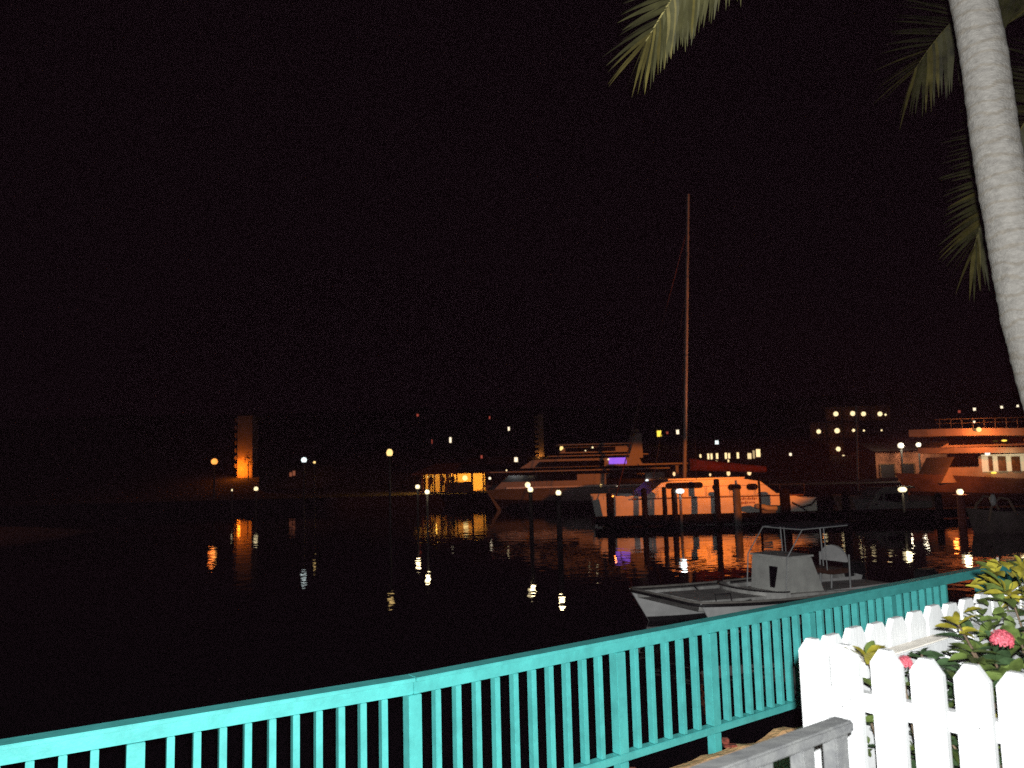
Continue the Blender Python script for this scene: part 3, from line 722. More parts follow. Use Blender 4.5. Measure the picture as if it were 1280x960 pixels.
# ------------------------------------------------------------------ motor yachts
def sect_hull(mb, x0, x1, yc, beam, zt0, zt1, n=15, bowdir=-1, rake=1.4):
    secs = []
    for i in range(n):
        t = i / (n - 1); e = max(0, 1 - t / .5); x = x0 + (x1 - x0) * t; w_ = beam / 2 * (1 - e ** 2 * .97); top = zt0 * e + zt1 * (1 - e)
        secs.append([V((x + rake * e * (1 - max(z, 0) / top), yc + y * w_, z)) for y, z in ((-1, top), (-.97, top * .44), (-.88, .15), (-.5, -.4), (0, -.6), (.5, -.4), (.88, .15), (.97, top * .44), (1, top))])
    mb.loft(secs)
    for i, f in enumerate(mb.f):
        if len(f) == 4 and max(mb.v[k].z for k in f) < zt1 * .75: mb.mi[i] = 1
def yacht():
    Y0 = 60; q = lambda x, y: aty(x, y, Y0)
    root = thing('motor_yacht', 'three-decked white motor yacht dimly lit orange behind the catamaran, with a violet-lit cabin', 'motor yacht', (q(727, 600).x, Y0 + 2.2, 0))
    def slab(x0, x1, y0, y1, d0, d1, name, M, par=None, xs=None):
        a, b = q(x0, y1), q(x1, y0); mb = MB()
        pts = [V((a.x, Y0 + d0, a.z)), V((b.x, Y0 + d0, a.z)), V((b.x, Y0 + d0, b.z)), V((a.x, Y0 + d0, b.z))]
        if xs: pts[2].x += xs[1]; pts[3].x += xs[0]
        mb.prism(pts, (0, d1 - d0, 0)); return mb.build(name, M, par or root)
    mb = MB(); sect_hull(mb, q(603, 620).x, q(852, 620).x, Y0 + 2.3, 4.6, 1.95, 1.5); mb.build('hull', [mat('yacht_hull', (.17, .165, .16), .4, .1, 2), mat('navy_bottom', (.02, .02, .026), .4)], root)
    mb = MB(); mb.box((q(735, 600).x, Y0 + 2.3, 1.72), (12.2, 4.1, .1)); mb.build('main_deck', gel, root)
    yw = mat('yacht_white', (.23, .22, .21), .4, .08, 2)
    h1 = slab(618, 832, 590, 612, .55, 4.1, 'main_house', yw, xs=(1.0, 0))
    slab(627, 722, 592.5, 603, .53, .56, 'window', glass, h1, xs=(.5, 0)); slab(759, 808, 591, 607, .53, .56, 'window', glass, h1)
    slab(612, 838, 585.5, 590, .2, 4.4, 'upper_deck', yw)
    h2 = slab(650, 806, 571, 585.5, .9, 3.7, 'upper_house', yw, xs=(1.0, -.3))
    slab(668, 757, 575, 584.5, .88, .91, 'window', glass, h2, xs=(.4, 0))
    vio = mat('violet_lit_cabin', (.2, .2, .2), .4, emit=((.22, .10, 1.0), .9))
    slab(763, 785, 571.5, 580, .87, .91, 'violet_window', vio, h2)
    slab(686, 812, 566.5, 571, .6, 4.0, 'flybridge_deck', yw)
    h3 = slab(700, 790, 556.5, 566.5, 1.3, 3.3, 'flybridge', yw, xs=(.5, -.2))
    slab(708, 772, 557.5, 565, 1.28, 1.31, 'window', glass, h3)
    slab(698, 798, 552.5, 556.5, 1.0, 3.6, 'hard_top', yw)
    mb = MB()
    for d in (.8, 3.6):
        a, b, c, e = q(788, 572), q(806, 572), q(804, 541), q(797, 541); mb.prism([V((p.x, Y0 + d, p.z)) for p in (a, b, c, e)], (0, .14, 0))
    a = q(800, 542); mb.box((a.x, Y0 + 2.27, a.z), (.45, 2.9, .12)); mb.build('radar_arch', yw, root)
    mb = MB(); p = q(799, 536); mb.ball((p.x, Y0 + 2.3, p.z), .3, 12, (1, 1, .6)); mb.build('radar_dome', yw, root)
    mb = MB(); p = q(793, 540); mb.tube([(p.x, Y0 + 1.6, p.z), (p.x + .9, Y0 + 1.6, p.z + 3.2)], .02, 5); mb.build('antenna', alu, root)
    mb = MB()
    for k in range(10):
        x = q(640 + k * 0, 600).x - 1.4 + .62 * k * .0
    for k in range(16):
        x = q(608, 600).x + k * .33; mb.tube([(x, Y0 + 2.3 - 2.1 * min(1, .25 + k * .06), 1.8), (x, Y0 + 2.3 - 2.1 * min(1, .25 + k * .06), 2.25)], .012, 4)
    mb.build('bow_rail', alu, root)
    slab(800, 862, 578, 581.5, .6, 4.0, 'aft_awning', yw)
    slab(858, 861, 581.5, 610, .7, .8, 'awning_post', yw); slab(858, 861, 581.5, 610, 3.8, 3.9, 'awning_post', yw)
    for (x, y, c_, r_) in ((752, 607, 'amber', .09), (772, 607, 'warm', .07), (810, 601, 'cool', .12), (742, 559, 'white', .07), (733, 563, 'white', .05), (612, 598, 'warm', .1), (633, 588, 'white', .06), (762, 574, 'white', .07), (803, 609, 'white', .05)):
        p = q(x, y); mb = MB(); mb.ball((p.x, Y0 + .42 if y > 590 else Y0 + .75, p.z), r_, 8); mb.build('deck_light', glow(c_ + '_dim', GL[c_][0], 10), root)
yacht()

def right_yacht():
    Y0 = 52; q = lambda x, y: aty(x, y, Y0)
    root = thing('motor_yacht', 'big brownish motor yacht at the right with a lit saloon and railed top deck', 'motor yacht', (q(1210, 600).x, Y0 + 2.5, 0))
    yw = mat('yacht_cream', (.50, .44, .38), .45, .1, 1.5)
    def slab(x0, x1, y0, y1, d0, d1, name, M, par=None, xs=None):
        a, b = q(x0, y1), q(x1, y0); mb = MB()
        pts = [V((a.x, Y0 + d0, a.z)), V((b.x, Y0 + d0, a.z)), V((b.x, Y0 + d0, b.z)), V((a.x, Y0 + d0, b.z))]
        if xs: pts[2].x += xs[1]; pts[3].x += xs[0]
        mb.prism(pts, (0, d1 - d0, 0)); return mb.build(name, M, par or root)
    mb = MB(); sect_hull(mb, q(1142, 600).x, q(1400, 600).x, Y0 + 2.5, 5.2, 2.2, 1.7); mb.build('hull', [mat('yacht_brown_hull', (.14, .09, .07), .5, .25, 1.2), mat('dark_bottom', (.03, .022, .02), .5)], root)
    h1 = slab(1184, 1390, 566, 604, .7, 4.3, 'main_house', yw, xs=(1.0, 0))
    # saloon window: the pane itself glows in place of a lit room
    lit = mat('lit_saloon', (.6, .58, .5), .7, emit=((1, .84, .5), .42))
    slab(1236, 1300, 566.5, 590, .66, .71, 'saloon_window', lit, h1)
    for x in (1244, 1256, 1261, 1273, 1290): slab(x, x + 3.2 if x != 1273 else x + 9, 570, 589, .60, .655, 'mullion', wood, h1)
    slab(1234, 1300, 568.5, 570, .58, .655, 'mullion', wood, h1)
    mb = MB(); p = q(1240, 566); mb.ball((p.x, Y0 + .5, p.z), .16, 10); mb.build('deck_light', glow('saloon', (1, .95, .8), 5), root)
    mb = MB(); p = q(1247, 591); mb.ball((p.x, Y0 + .4, p.z), .10, 8, (2, 1, .7)); mb.build('deck_light', glow('yellow', GL['yellow'][0], 8), root)
    mb = MB(); p = q(1260, 550.5); mb.ball((p.x, Y0 + .4, p.z), .10, 8, (2, 1, .6)); mb.build('deck_light', glow('yellow', GL['yellow'][0], 8), root)
    slab(1194, 1230, 570, 584, .66, .71, 'window', glass, h1, xs=(.4, 0))
    # curved upper deck
    def curved(y0, y1, x0, d, name):
        mb = MB(); secs = []
        for i in range(15):
            t = i / 14; a = q(x0 + (1390 - x0) * t, y1); k = max(0, 1 - t / .35) ** 2
            secs.append([V((a.x, Y0 + d + 2.2 * k * (-1 if s_ < 0 else 1) * -1 * (1 if s_ < 0 else 1) if 0 else Y0 + (2.5 - (2.5 - d) * (1 - k) if s_ < 0 else 2.5 + (2.5 - d) * (1 - k)), z)) for s_, z in ((-1, a.z), (-1, a.z + (y1 - y0) * .052), (1, a.z + (y1 - y0) * .052), (1, a.z))])
        mb.loft(secs, close=True, sm=False); return mb.build(name, yw, root)
    curved(559, 566, 1172, .1, 'upper_deck'); h2 = slab(1185, 1390, 545, 559, .9, 4.1, 'upper_house', yw, xs=(.8, 0))
    slab(1195, 1290, 547.5, 556, .88, .905, 'window', glass, h2); curved(535, 544, 1160, .2, 'sun_deck')
    mb = MB()
    for k in range(16):
        p = q(1178 + 14 * k, 535); mb.tube([(p.x, Y0 + .3, p.z), (p.x, Y0 + .3, p.z + .62)], .018, 5)
    a, b = q(1172, 525), q(1390, 522); mb.tube([(a.x, Y0 + .3, a.z + .05), (b.x, Y0 + .3, a.z + .05)], .018, 5); mb.tube([(a.x, Y0 + .3, a.z - .22), (b.x, Y0 + .3, a.z - .22)], .010, 5)
    mb.build('sun_deck_rail', alu, root)
    p = q(1223, 537); mb = MB(); mb.ball((p.x, Y0 - .05, p.z), .15, 10); mb.build('deck_lamp', glow('amber', GL['amber'][0], 4), root)
    mb = MB(); p2 = q(1220, 527); mb.ball((p2.x, Y0 + .2, p2.z), .07, 8); mb.build('deck_lamp', glow('warm', GL['warm'][0], 5), root)
    lamp('sun_deck_lamp_light', 'POINT', (p.x, Y0 - 1.2, p.z - .2), 290, (1, .20, .04), .15)
    lamp('saloon_light', 'POINT', (q(1262, 580).x, Y0 - .6, q(1262, 575).z), 25, (1, .8, .4), .15)
    lamp('side_deck_light', 'POINT', (q(1172, 596).x, Y0 - 1.6, q(1172, 590).z), 240, (1, .2, .03), .15)
right_yacht()

def cabin_boat():
    Y0 = 43.4; q = lambda x, y: aty(x, y, Y0)
    root = thing('cabin_boat', 'grey cabin boat with a raked windscreen moored behind the dock', 'boat', (q(1115, 640).x, Y0 + 1.2, 0))
    g_ = mat('cabin_boat_grey', (.15, .148, .145), .5, .15, 2)
    mb = MB(); sect_hull(mb, q(1078, 640).x, q(1166, 640).x, Y0 + 1.25, 2.5, 1.05, .85, rake=.6); mb.build('hull', [g_, g_], root)
    pr = [q(1088, 636), q(1140, 636), q(1139, 613), q(1133, 611), q(1107, 611), q(1101, 614)]
    mb = MB(); mb.prism([V((p.x, Y0 + .35, p.z)) for p in pr], (0, 1.8, 0)); c = mb.build('cabin', g_, root)
    pw = [q(1097, 632), q(1107, 632), q(1107, 617), q(1106, 617)]; mb = MB(); mb.prism([V((p.x, Y0 + .335, p.z)) for p in pw], (0, .02, 0)); mb.build('window', glass, c)
    pw = [q(1110, 632), q(1132, 632), q(1132, 617), q(1110, 617)]; mb = MB(); mb.prism([V((p.x, Y0 + .335, p.z)) for p in pw], (0, .02, 0)); mb.build('window', glass, c)
    mb = MB(); a, b = q(1104, 610), q(1146, 610); mb.box(((a.x + b.x) / 2, Y0 + 1.25, a.z), (b.x - a.x, 2.1, .09)); mb.build('roof', g_, c)
cabin_boat()
def open_boat():
    Y0 = 33; q = lambda x, y: aty(x, y, Y0)
    root = thing('open_boat', 'small dull open boat with a curved pale hoop right of the reddish lamp post', 'boat', (q(1258, 650).x, Y0 + 1.0, 0))
    g_ = mat('open_boat_dull', (.13, .10, .085), .6, .3, 2)
    mb = MB(); sect_hull(mb, q(1226, 660).x, q(1330, 660).x, Y0 + 1.0, 2.0, 1.05, .8, rake=.4); mb.build('hull', [g_, g_], root)
    arc = [q(1240, 652), q(1243, 634), q(1253, 622), q(1264, 624), q(1273, 640)]
    mb = MB(); mb.tube([V((p.x, Y0 + .2, p.z)) for p in arc], .05, 7); mb.tube([V((p.x + .3, Y0 + 1.8, p.z)) for p in arc], .05, 7); mb.build('hoop', mat('pale_hoop', (.30, .20, .14), .6), root)
    p = q(1243, 625); mb = MB(); mb.ball((p.x, Y0 + .1, p.z), .16, 10, (.8, .8, 1.6)); mb.build('fender', gel2, root)
open_boat()

# ------------------------------------------------------------------ waterfront bar with people
def person(x, y, z, h, seed, label):
    rr = random.Random(seed)
    root_z = z
    J = {'pel': (0, 0, .53), 'ch': (0, .01, .72), 'nk': (0, .01, .83), 'hd': (0, -.01, .90), 'tp': (0, -.01, .97),
         'lh': (.06, 0, .5), 'lk': (.07, -.02, .28), 'la': (.075, .02, .04), 'lt': (.08, -.06, .015), 'rh': (-.06, 0, .5), 'rk': (-.08, -.01, .28), 'ra': (-.085, .02, .04), 'rtt': (-.09, -.06, .015),
         'ls': (.115, .01, .80), 'le': (.15, .03, .65), 'lw': (.13, -.08, .56), 'rs': (-.115, .01, .80), 're': (-.15, .03, .65), 'rw': (-.12, -.07, .55)}
    rad = {'pel': .085, 'ch': .095, 'nk': .035, 'hd': .06, 'tp': .045, 'lh': .06, 'lk': .038, 'la': .026, 'lt': .022, 'rh': .06, 'rk': .038, 'ra': .026, 'rtt': .022, 'ls': .04, 'le': .028, 'lw': .022, 'rs': .04, 're': .028, 'rw': .022}
    E = [('pel', 'ch'), ('ch', 'nk'), ('nk', 'hd'), ('hd', 'tp'), ('pel', 'lh'), ('lh', 'lk'), ('lk', 'la'), ('la', 'lt'), ('pel', 'rh'), ('rh', 'rk'), ('rk', 'ra'), ('ra', 'rtt'), ('ch', 'ls'), ('ls', 'le'), ('le', 'lw'), ('ch', 'rs'), ('rs', 're'), ('re', 'rw')]
    k = list(J); me = bpy.data.meshes.new('person'); o = bpy.data.objects.new('person', me); col.objects.link(o)
    a = rr.uniform(-1, 1)
    me.from_pydata([((J[n][0] * math.cos(a) - J[n][1] * math.sin(a)) * h, (J[n][0] * math.sin(a) + J[n][1] * math.cos(a)) * h, J[n][2] * h) for n in k], [(k.index(p), k.index(q_)) for p, q_ in E], [])
    o.location = (x, y, root_z); me.materials.append(skin_dark)
    sk = o.modifiers.new('Skin', 'SKIN'); sub = o.modifiers.new('Sub', 'SUBSURF'); sub.levels = sub.render_levels = 1
    for i, n in enumerate(k):
        me.skin_vertices[0].data[i].radius = (rad[n] * h, rad[n] * h * .85); me.skin_vertices[0].data[i].use_root = (n == 'pel')
    tag(o, label, 'person', 'people at the waterfront bar')
def bar():
    Y0 = 77.5; q = lambda x, y: aty(x, y, Y0)
    xl, xr = q(524, 600).x, q(606, 600).x; zf = 1.0; ze = q(560, 592.5).z
    root = thing('waterfront_bar', 'open-sided waterfront bar glowing yellow inside under a dark hipped roof', 'bar', ((xl + xr) / 2, Y0 + 2, zf))
    mb = MB(); mb.box(((xl + xr) / 2, Y0 + 2.2, zf + .06), (xr - xl, 4.6, .12)); mb.build('floor', wood, root)
    wy = mat('bar_back_wall', (.55, .42, .22), .8, .25, 1.5)
    mb = MB(); mb.box(((xl + xr) / 2, Y0 + 4.3, (zf + ze) / 2 + .1), (xr - xl - .3, .12, ze - zf)); mb.build('back_wall', wy, root)
    mb = MB(); mb.box((q(560, 600).x, Y0 + 2.2, (zf + ze) / 2), (.5, 2.8, ze - zf)); mb.build('partition', wood, root)
    e = .6; a, b, c_, d = V((xl - e, Y0 - e, ze)), V((xr + e, Y0 - e, ze)), V((xr + e, Y0 + 4.6 + e, ze)), V((xl - e, Y0 + 4.6 + e, ze)); t1, t2v = V((xl + 1.4, Y0 + 2.3, ze + 1.05)), V((xr - 1.4, Y0 + 2.3, ze + 1.05))
    mb = MB(); dn = V((0, 0, .12)); mb.add([a, b, c_, d, t1, t2v, a + dn, b + dn, c_ + dn, d + dn], [(0, 3, 2, 1), (6, 7, 5, 4), (7, 8, 5), (8, 9, 4, 5), (9, 6, 4), (0, 1, 7, 6), (1, 2, 8, 7), (2, 3, 9, 8), (3, 0, 6, 9)]); mb.build('roof', thatch, root)
    for k, x in enumerate((528, 536, 543, 551, 561, 571, 590, 604)):
        p = q(x, 600).x; mb = MB(); mb.box((p, Y0 + .1, (zf + ze) / 2), (.13 if k % 3 else .2, .14, ze - zf)); mb.build('post', wood, root)
    mb = MB(); mb.box((q(572, 600).x, Y0 + .7, zf + .5), (2.6, .5, 1.0)); mb.build('counter', wood, root)
    for x, y, r_, pw in ((580, 597.5, .26, 30), (541, 595, .10, 16), (533, 596, .07, 8)):
        p = q(x, y); mb = MB(); mb.ball((p.x, Y0 + 1.5, p.z - .02), r_, 10); mb.build('hanging_lamp', glow('bar', (1, .74, .28), 5), root)
        lamp('bar_lamp_light', 'POINT', (p.x, Y0 + 2.2, p.z - .1), pw * 26, (1, .50, .07), .1)
    for i, (x, yy, h, lab) in enumerate(((538, .5, 1.72, 'person in dark clothes standing at the left end of the bar'), (552, 1.0, 1.65, 'person in dark clothes standing behind the middle of the bar'), (566, -.1, 1.75, 'person in dark clothes standing outside the counter near the hanging lamp'))):
        person(q(x, 600).x, Y0 + yy + .2, zf + .12, h, i, lab)
bar()

# ------------------------------------------------------------------ apartment towers lit orange from below
def tower(label, px0, px1, ytop, ybot, Y0, side, pw, nb, lc):
    q = lambda x, y: aty(x, y, Y0); x0, x1 = q(px0, ybot).x, q(px1, ybot).x; zb, zt = q(px0, ybot).z, q(px0, ytop).z
    gz = min(zb, hill_z((x0 + x1) / 2, Y0)) - .5
    root = thing('apartment_tower', label, 'apartment building', ((x0 + x1) / 2, Y0 + 3, gz), 'apartment blocks on the far shore')
    mb = MB(); mb.box(((x0 + x1) / 2, Y0 + 3, (gz + zt) / 2), (x1 - x0, 6, zt - gz)); mb.build('end_wall', plaster, root)
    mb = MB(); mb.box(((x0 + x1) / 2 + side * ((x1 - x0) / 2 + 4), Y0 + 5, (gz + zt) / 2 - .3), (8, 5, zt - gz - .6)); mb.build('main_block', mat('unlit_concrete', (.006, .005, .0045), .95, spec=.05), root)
    xe = x0 if side > 0 else x1; h = (zt - zb) / nb
    for k in range(nb):
        z = zb + h * (k + .25); mb = MB()
        pts = [V((xe + .15 * side, Y0 + .3, z)), V((xe - .55 * side, Y0 + .5, z)), V((xe - .75 * side, Y0 + 1.2, z)), V((xe - .6 * side, Y0 + 2, z)), V((xe + .15 * side, Y0 + 2.2, z))]
        mb.prism(pts, (0, 0, h * .5)); mb.build('balcony', plaster, root)
    mb = MB(); mb.box(((x0 + x1) / 2, Y0 + 3, zt + .1), (x1 - x0 + .5, 6.4, .22)); mb.build('roof', darkplaster, root)
    lamp('tower_uplight', 'POINT', ((x0 + x1) / 2 - .5 * side, Y0 - .75, zb + .1), pw, lc, .2)
    return root
tower('narrow tower with rounded balconies glowing orange from lamps at its foot', 296.5, 315, 520, 587, 112, 1, 420, 7, (1, .21, .01))
tower('slender striped balcony tower faintly lit amber above the motor yacht', 674, 680.5, 518, 573, 125, 1, 90, 9, (1, .40, .08))
# dark tree in front of the lit tower
p = aty(310.5, 586, 109); rt_ = thing('small_tree', 'small dark tree silhouetted against the glowing orange tower', 'tree', (p.x, p.y, hill_z(p.x, p.y)))
mb = MB(); mb.tube([(p.x, p.y, hill_z(p.x, p.y) - .3), (p.x, p.y, p.z + .9)], .07, 7); mb.build('trunk', stem_m, rt_)
mb = MB()
for k in range(90):
    d = V((rnd.gauss(0, .25), rnd.gauss(0, .25), rnd.gauss(0, .3))); leaf(mb, V((p.x, p.y, p.z + 1.3)) + d, d + V((0, 0, .1)), .3, .12)
mb.build('crown', dark_leaf, rt_)

def moored_sailboat():
    Y0 = 47; q = lambda x, y: aty(x, y, Y0)
    x0, x1 = q(1050, 640).x, q(1128, 640).x
    root = thing('moored_sailboat', 'small dull sailing boat with a bare mast moored behind the grey cabin boat', 'sailboat', ((x0 + x1) / 2, Y0 + 1, 0))
    hm = mat('dull_hull', (.20, .12, .09), .5, .2, 1.5)
    mb = MB(); sect_hull(mb, x0, x1 + 2, Y0 + 1.1, 2.2, 1.15, .95, rake=.7); mb.build('hull', [hm, hm], root)
    mb = MB(); mb.prism([V((x0 + 1.6, Y0 + .5, 1.0)), V((x0 + 3.6, Y0 + .5, .95)), V((x0 + 3.5, Y0 + .5, 1.4)), V((x0 + 2.0, Y0 + .5, 1.4))], (0, 1.2, 0)); c = mb.build('cabin', hm, root)
    mb = MB(); mb.box((x0 + 2.8, Y0 + .49, 1.22), (.8, .03, .14)); mb.build('window', glass, c)
    p = q(1082, 600); mt = q(1080, 505)
    mb = MB(); mb.tube([(p.x, Y0 + 1.1, 1.3), (mt.x, Y0 + 1.1, mt.z)], [.06, .045], 8); m_ = mb.build('mast', alu, root)
    mb = MB(); mb.tube([(x0 + .7, Y0 + 1.1, 1.15), (mt.x, Y0 + 1.1, mt.z)], .008, 4); mb.tube([(x1 + 1.8, Y0 + 1.1, 1.0), (mt.x, Y0 + 1.1, mt.z)], .008, 4); mb.build('stay', rub, m_)
    mb = MB(); mb.tube([(p.x, Y0 + 1.1, 1.9), (p.x + 2.4, Y0 + 1.1, 1.95)], .11, 8); mb.build('boom', mat('dull_sail', (.12, .09, .08), .9), root)
moored_sailboat()
def boathouse():
    Y0 = 77.2; q = lambda x, y: aty(x, y, Y0)
    x0, x1 = q(1096, 580).x, q(1186, 580).x; zt = q(1140, 563).z; g_ = 1.0
    root = thing('boathouse', 'reddish boathouse with wide dark doorways behind the grey cabin boat and two warm lamps', 'boathouse', ((x0 + x1) / 2, Y0 + 3, g_))
    rw = mat('red_brown_wall', (.34, .12, .06), .9, .35, .9)
    ds = [(x0 + .4, x0 + 1.7), (x0 + 2.5, x0 + 3.6), (x0 + 4.6, x0 + 5.9)]
    mb = MB(); mb.box(((x0 + x1) / 2, Y0 + 3, (g_ + zt) / 2), (x1 - x0, 5.6, zt - g_)); wl = mb.build('wall', rw, root)
    for a, b in ds:
        mb = MB(); mb.box(((a + b) / 2, Y0 + .18, g_ + .8), (b - a, .06, 1.6)); d = mb.build('door', rub, root)
        mb = MB(); mb.box((a - .05, Y0 + .15, g_ + .85), (.1, .1, 1.7)); mb.box((b + .05, Y0 + .15, g_ + .85), (.1, .1, 1.7)); mb.box(((a + b) / 2, Y0 + .15, g_ + 1.65), (b - a, .1, .1)); mb.build('frame', wood, d)
    mb = MB(); mb.prism([(x0 - .4, Y0 - .4, zt), (x0 - .4, Y0 + 3, zt + .9), (x0 - .4, Y0 + 6.2, zt), (x0 - .4, Y0 + 3, zt - .02)], (x1 - x0 + .8, 0, 0)); mb.build('roof', roofm, root)
boathouse()

# ------------------------------------------------------------------ hillside houses with lit windows
def house(label, lights, width=8, depth=6, dy=0):
    """lights: (px, py, w_m, h_m, colour); the house stands where its first light meets the slope"""
    px, py = lights[0][:2]; Y = 100.0
    while Y < 330:
        p = aty(px, py, Y)
        if p.z - hill_z(p.x, Y) < 1.9: break
        Y += .5
    Y += dy
    x0 = min(aty(l[0], l[1], Y).x for l in lights); x1 = max(aty(l[0], l[1], Y).x for l in lights)
    zl = [aty(l[0], l[1], Y).z for l in lights]; g_ = hill_z((x0 + x1) / 2, Y) - .4; zt = max(max(zl) + .9, g_ + 3)
    wd = max(width, x1 - x0 + 2.4); xc = (x0 + x1) / 2 + rnd.uniform(-.2, .2) * max(0, wd - (x1 - x0) - 2.4)
    root = thing('hillside_house', label, 'house', (xc, Y + depth / 2, g_), 'houses on the dark hillside')
    mb = MB(); mb.box((xc, Y + depth / 2, (g_ + zt) / 2), (wd, depth, zt - g_)); wl = mb.build('wall', darkplaster, root)
    mb = MB(); a, b = xc - wd / 2 - .4, xc + wd / 2 + .4; y0, y1 = Y - .4, Y + depth + .4; r1, r2 = V((a + depth / 2, Y + depth / 2, zt + 1.4)), V((b - depth / 2, Y + depth / 2, zt + 1.4))
    mb.add([(a, y0, zt), (b, y0, zt), (b, y1, zt), (a, y1, zt), r1, r2], [(0, 3, 2, 1), (0, 1, 5, 4), (1, 2, 5), (2, 3, 4, 5), (3, 0, 4)]); mb.build('roof', roofm, root)
    for (x, y, w_, h_, c_) in lights:
        p = aty(x, y, Y - .05); mb = MB(); mb.box((p.x, Y - .03, p.z), (w_ + .16, .05, h_ + .16)); f = mb.build('window', wood, root)
        mb = MB(); mb.box((p.x, Y - .08, p.z), (w_, .04, h_)); cc, st = GL[c_]; mb.build('lit_pane', glow(c_ + '_pane', cc, min(st, 9)), f)
    return root
house('dark house upslope from the orange tower, one amber window beside a dim one', [(366, 535.5, .5, .8, 'amber'), (373, 537, .7, .9, 'red')])
house('dark house low on the shore below the bluish white lamp with a dim reddish window', [(367.5, 591.5, .3, .6, 'dim'), (363.5, 593, .3, .5, 'dim')], dy=0)
house('dark hilltop house with a tiny red light, high above the bar', [(522, 519, .5, .6, 'red')])
house('dark house above the bar roof with a slanting white window', [(563, 550, .35, .9, 'warm'), (540, 552, .12, .7, 'red')])
house('dark house with a faint window high above the middle of the harbour', [(612, 522, .3, .6, 'red'), (605, 546, .2, .4, 'red')])
house('dark house with a single small pale window left of the striped tower', [(636, 536, .35, .7, 'warm')])
house('dark shore house with a small bright window above the motor yacht bow', [(645, 574.5, .45, .6, 'warm'), (602, 571, .25, .4, 'red')])
house('dark house left of the mast with a yellow window and two smaller ones', [(824, 542, .75, 1.0, 'yellow'), (834, 541, .3, .4, 'red'), (847, 540, .45, .7, 'warm')])
house('dark house right of the mast with one cool white light on its front', [(896, 553, .5, .55, 'cool')])
house('dark house left of the hillside hotel with a pair of small amber lights', [(1008, 522, .6, .6, 'red'), (1011, 523, .45, .5, 'amber')])
house('dark shore house below the hillside hotel with two tiny pale lights', [(988, 568, .3, .35, 'warm'), (1007, 587, .25, .3, 'warm')])
house('long dark house at the far right hilltop with four small lights in a row', [(1199, 514.5, .5, .5, 'red'), (1218, 511.5, .55, .55, 'warm'), (1252, 509, .5, .5, 'warm'), (1272, 507.5, .45, .45, 'warm')])

def hotel():
    Y0 = 118; q = lambda x, y: aty(x, y, Y0)
    x0, x1 = q(1012, 540).x, q(1116, 540).x; g_ = hill_z((x0 + x1) / 2, Y0) - .6; zt = q(1060, 509).z
    root = thing('hillside_hotel', 'three-storey hillside hotel with rows of lamps along its balconies', 'hotel', ((x0 + x1) / 2, Y0 + 4, g_))
    hw = mat('hotel_wall', (.03, .016, .012), .9, .2, .6)
    mb = MB(); mb.box(((x0 + x1) / 2, Y0 + 5.2, (g_ + zt) / 2), (x1 - x0, 8, zt - g_)); mb.build('wall', hw, root)
    for y in (527, 548, 569):
        z = q(1060, y).z; mb = MB(); mb.box(((x0 + x1) / 2, Y0 + .55, z), (x1 - x0, 1.3, .22)); b = mb.build('balcony', hw, root)
        mb = MB()
        for k in range(14): mb.box((x0 + .3 + (x1 - x0 - .6) * k / 13, Y0 - .02, z + .5), (.06, .06, .8))
        mb.box(((x0 + x1) / 2, Y0 - .02, z + .92), (x1 - x0, .08, .07)); mb.build('balustrade', hw, b)
    for k in range(6):
        x = x0 + (x1 - x0) * (k + .02) / 5.05; mb = MB(); mb.box((x, Y0 + .6, (g_ + zt) / 2), (.18, 1.1, zt - g_)); mb.build('party_wall', hw, root)
    mb = MB(); mb.box(((x0 + x1) / 2, Y0 + 4.6, zt + .18), (x1 - x0 + 1, 10, .3)); mb.build('roof', roofm, root)
    L_ = [(1044, 517.5, .36), (1065, 517, .36), (1078.5, 517.5, .34), (1099, 517.5, .34), (1106, 518.5, .15), (1022.5, 539.5, .32), (1045.5, 538.5, .38), (1066, 538, .22), (1079, 538.3, .14), (1101, 538, .12), (1018, 562.5, .34), (1024, 561.5, .2), (1047, 561.3, .33), (1032, 572, .26), (1053.5, 571, .27)]
    for x, y, r_ in L_:
        p = q(x, y); mb = MB(); mb.ball((p.x, Y0 - .25, p.z), r_, 10); mb.build('balcony_lamp', glow('hotel', (1, .78, .42), 16), root)
    for x, y in ((1044, 517), (1066, 517), (1079, 517), (1099, 517), (1022, 539), (1046, 538), (1066, 538), (1018, 562), (1047, 561)):
        p = q(x, y); lamp('balcony_lamp_light', 'POINT', (p.x, Y0 + .15, p.z - .1), 14, (1, .30, .06), .2)
hotel()
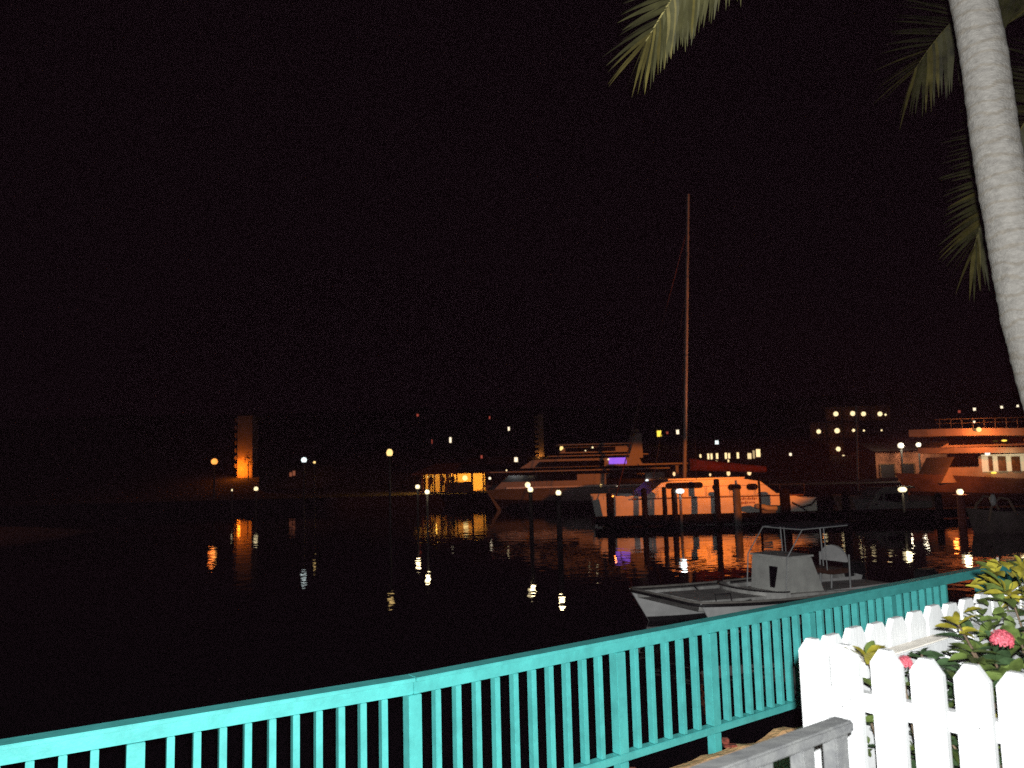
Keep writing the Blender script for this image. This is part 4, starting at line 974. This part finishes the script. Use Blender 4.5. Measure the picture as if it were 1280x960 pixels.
def arcade():
    Y0 = 100; q = lambda x, y: aty(x, y, Y0)
    x0, x1 = q(868, 570).x, q(957, 570).x; zt = q(910, 561.5).z; zf = 1.0
    root = thing('arcade_building', 'long low building with a row of bright openings, seen above the red sail cover', 'building', ((x0 + x1) / 2, Y0 + 4, zf))
    mb = MB(); mb.box(((x0 + x1) / 2, Y0 + 4, (zf + zt) / 2), (x1 - x0, 7.6, zt - zf)); mb.build('wall', darkplaster, root)
    mb = MB(); mb.box(((x0 + x1) / 2, Y0 + 4, zt + .1), (x1 - x0 + .8, 8.6, .2)); mb.build('roof', roofm, root)
    for x, w_, y0, y1, s_ in ((876, .2, 568, 572, 4), (886, .22, 567, 574, 6), (890, .22, 567, 574, 6), (897, .25, 566.5, 573.5, 6), (908, .25, 566, 573.5, 8), (912, .22, 566.5, 573, 6), (923, .25, 565.5, 573, 7), (937.5, .45, 566.5, 573.5, 1.2), (943, .25, 563, 573, .5), (948.5, .5, 561.5, 571, 4), (896, .22, 576, 578.5, 3), (911, .15, 574.5, 577.5, 4)):
        a, b = q(x, y1), q(x, y0); mb = MB(); mb.box((a.x, Y0 + .16, (a.z + b.z) / 2), (w_, .06, b.z - a.z)); mb.build('lit_opening', glow('arc%d' % int(s_ * 10), (1, .72, .36), s_), root)
arcade()
def shed():
    Y0 = 76; q = lambda x, y: aty(x, y, Y0)
    x0, x1 = q(836, 590).x, q(946, 590).x; zt = q(890, 586).z
    root = thing('waterfront_shed', 'low dark waterfront shed with small round lit windows behind the catamaran cabin', 'shed', ((x0 + x1) / 2, Y0 + 3, 1))
    mb = MB(); mb.box(((x0 + x1) / 2, Y0 + 3, (1 + zt) / 2), (x1 - x0, 5.6, zt - 1)); mb.build('wall', darkplaster, root)
    mb = MB(); mb.prism([(x0 - .3, Y0 - .2, zt), (x0 - .3, Y0 + 3, zt + .5), (x0 - .3, Y0 + 6.2, zt)], (x1 - x0 + .6, 0, 0)); mb.build('roof', roofm, root)
    for x, y, r_ in ((831 + 12, 592.5, .13), (830 + 18.5, 592.5, .0), (911, 591.5, .17), (937, 590.5, .19), (888, 593.5, .09)):
        if r_ == 0: continue
        p = q(x, y); mb = MB(); mb.ball((p.x, Y0 + .12, p.z), r_, 10, (1, .5, 1.5)); mb.build('round_window', glow('port', (1, .62, .3), 1.6), root)
shed()
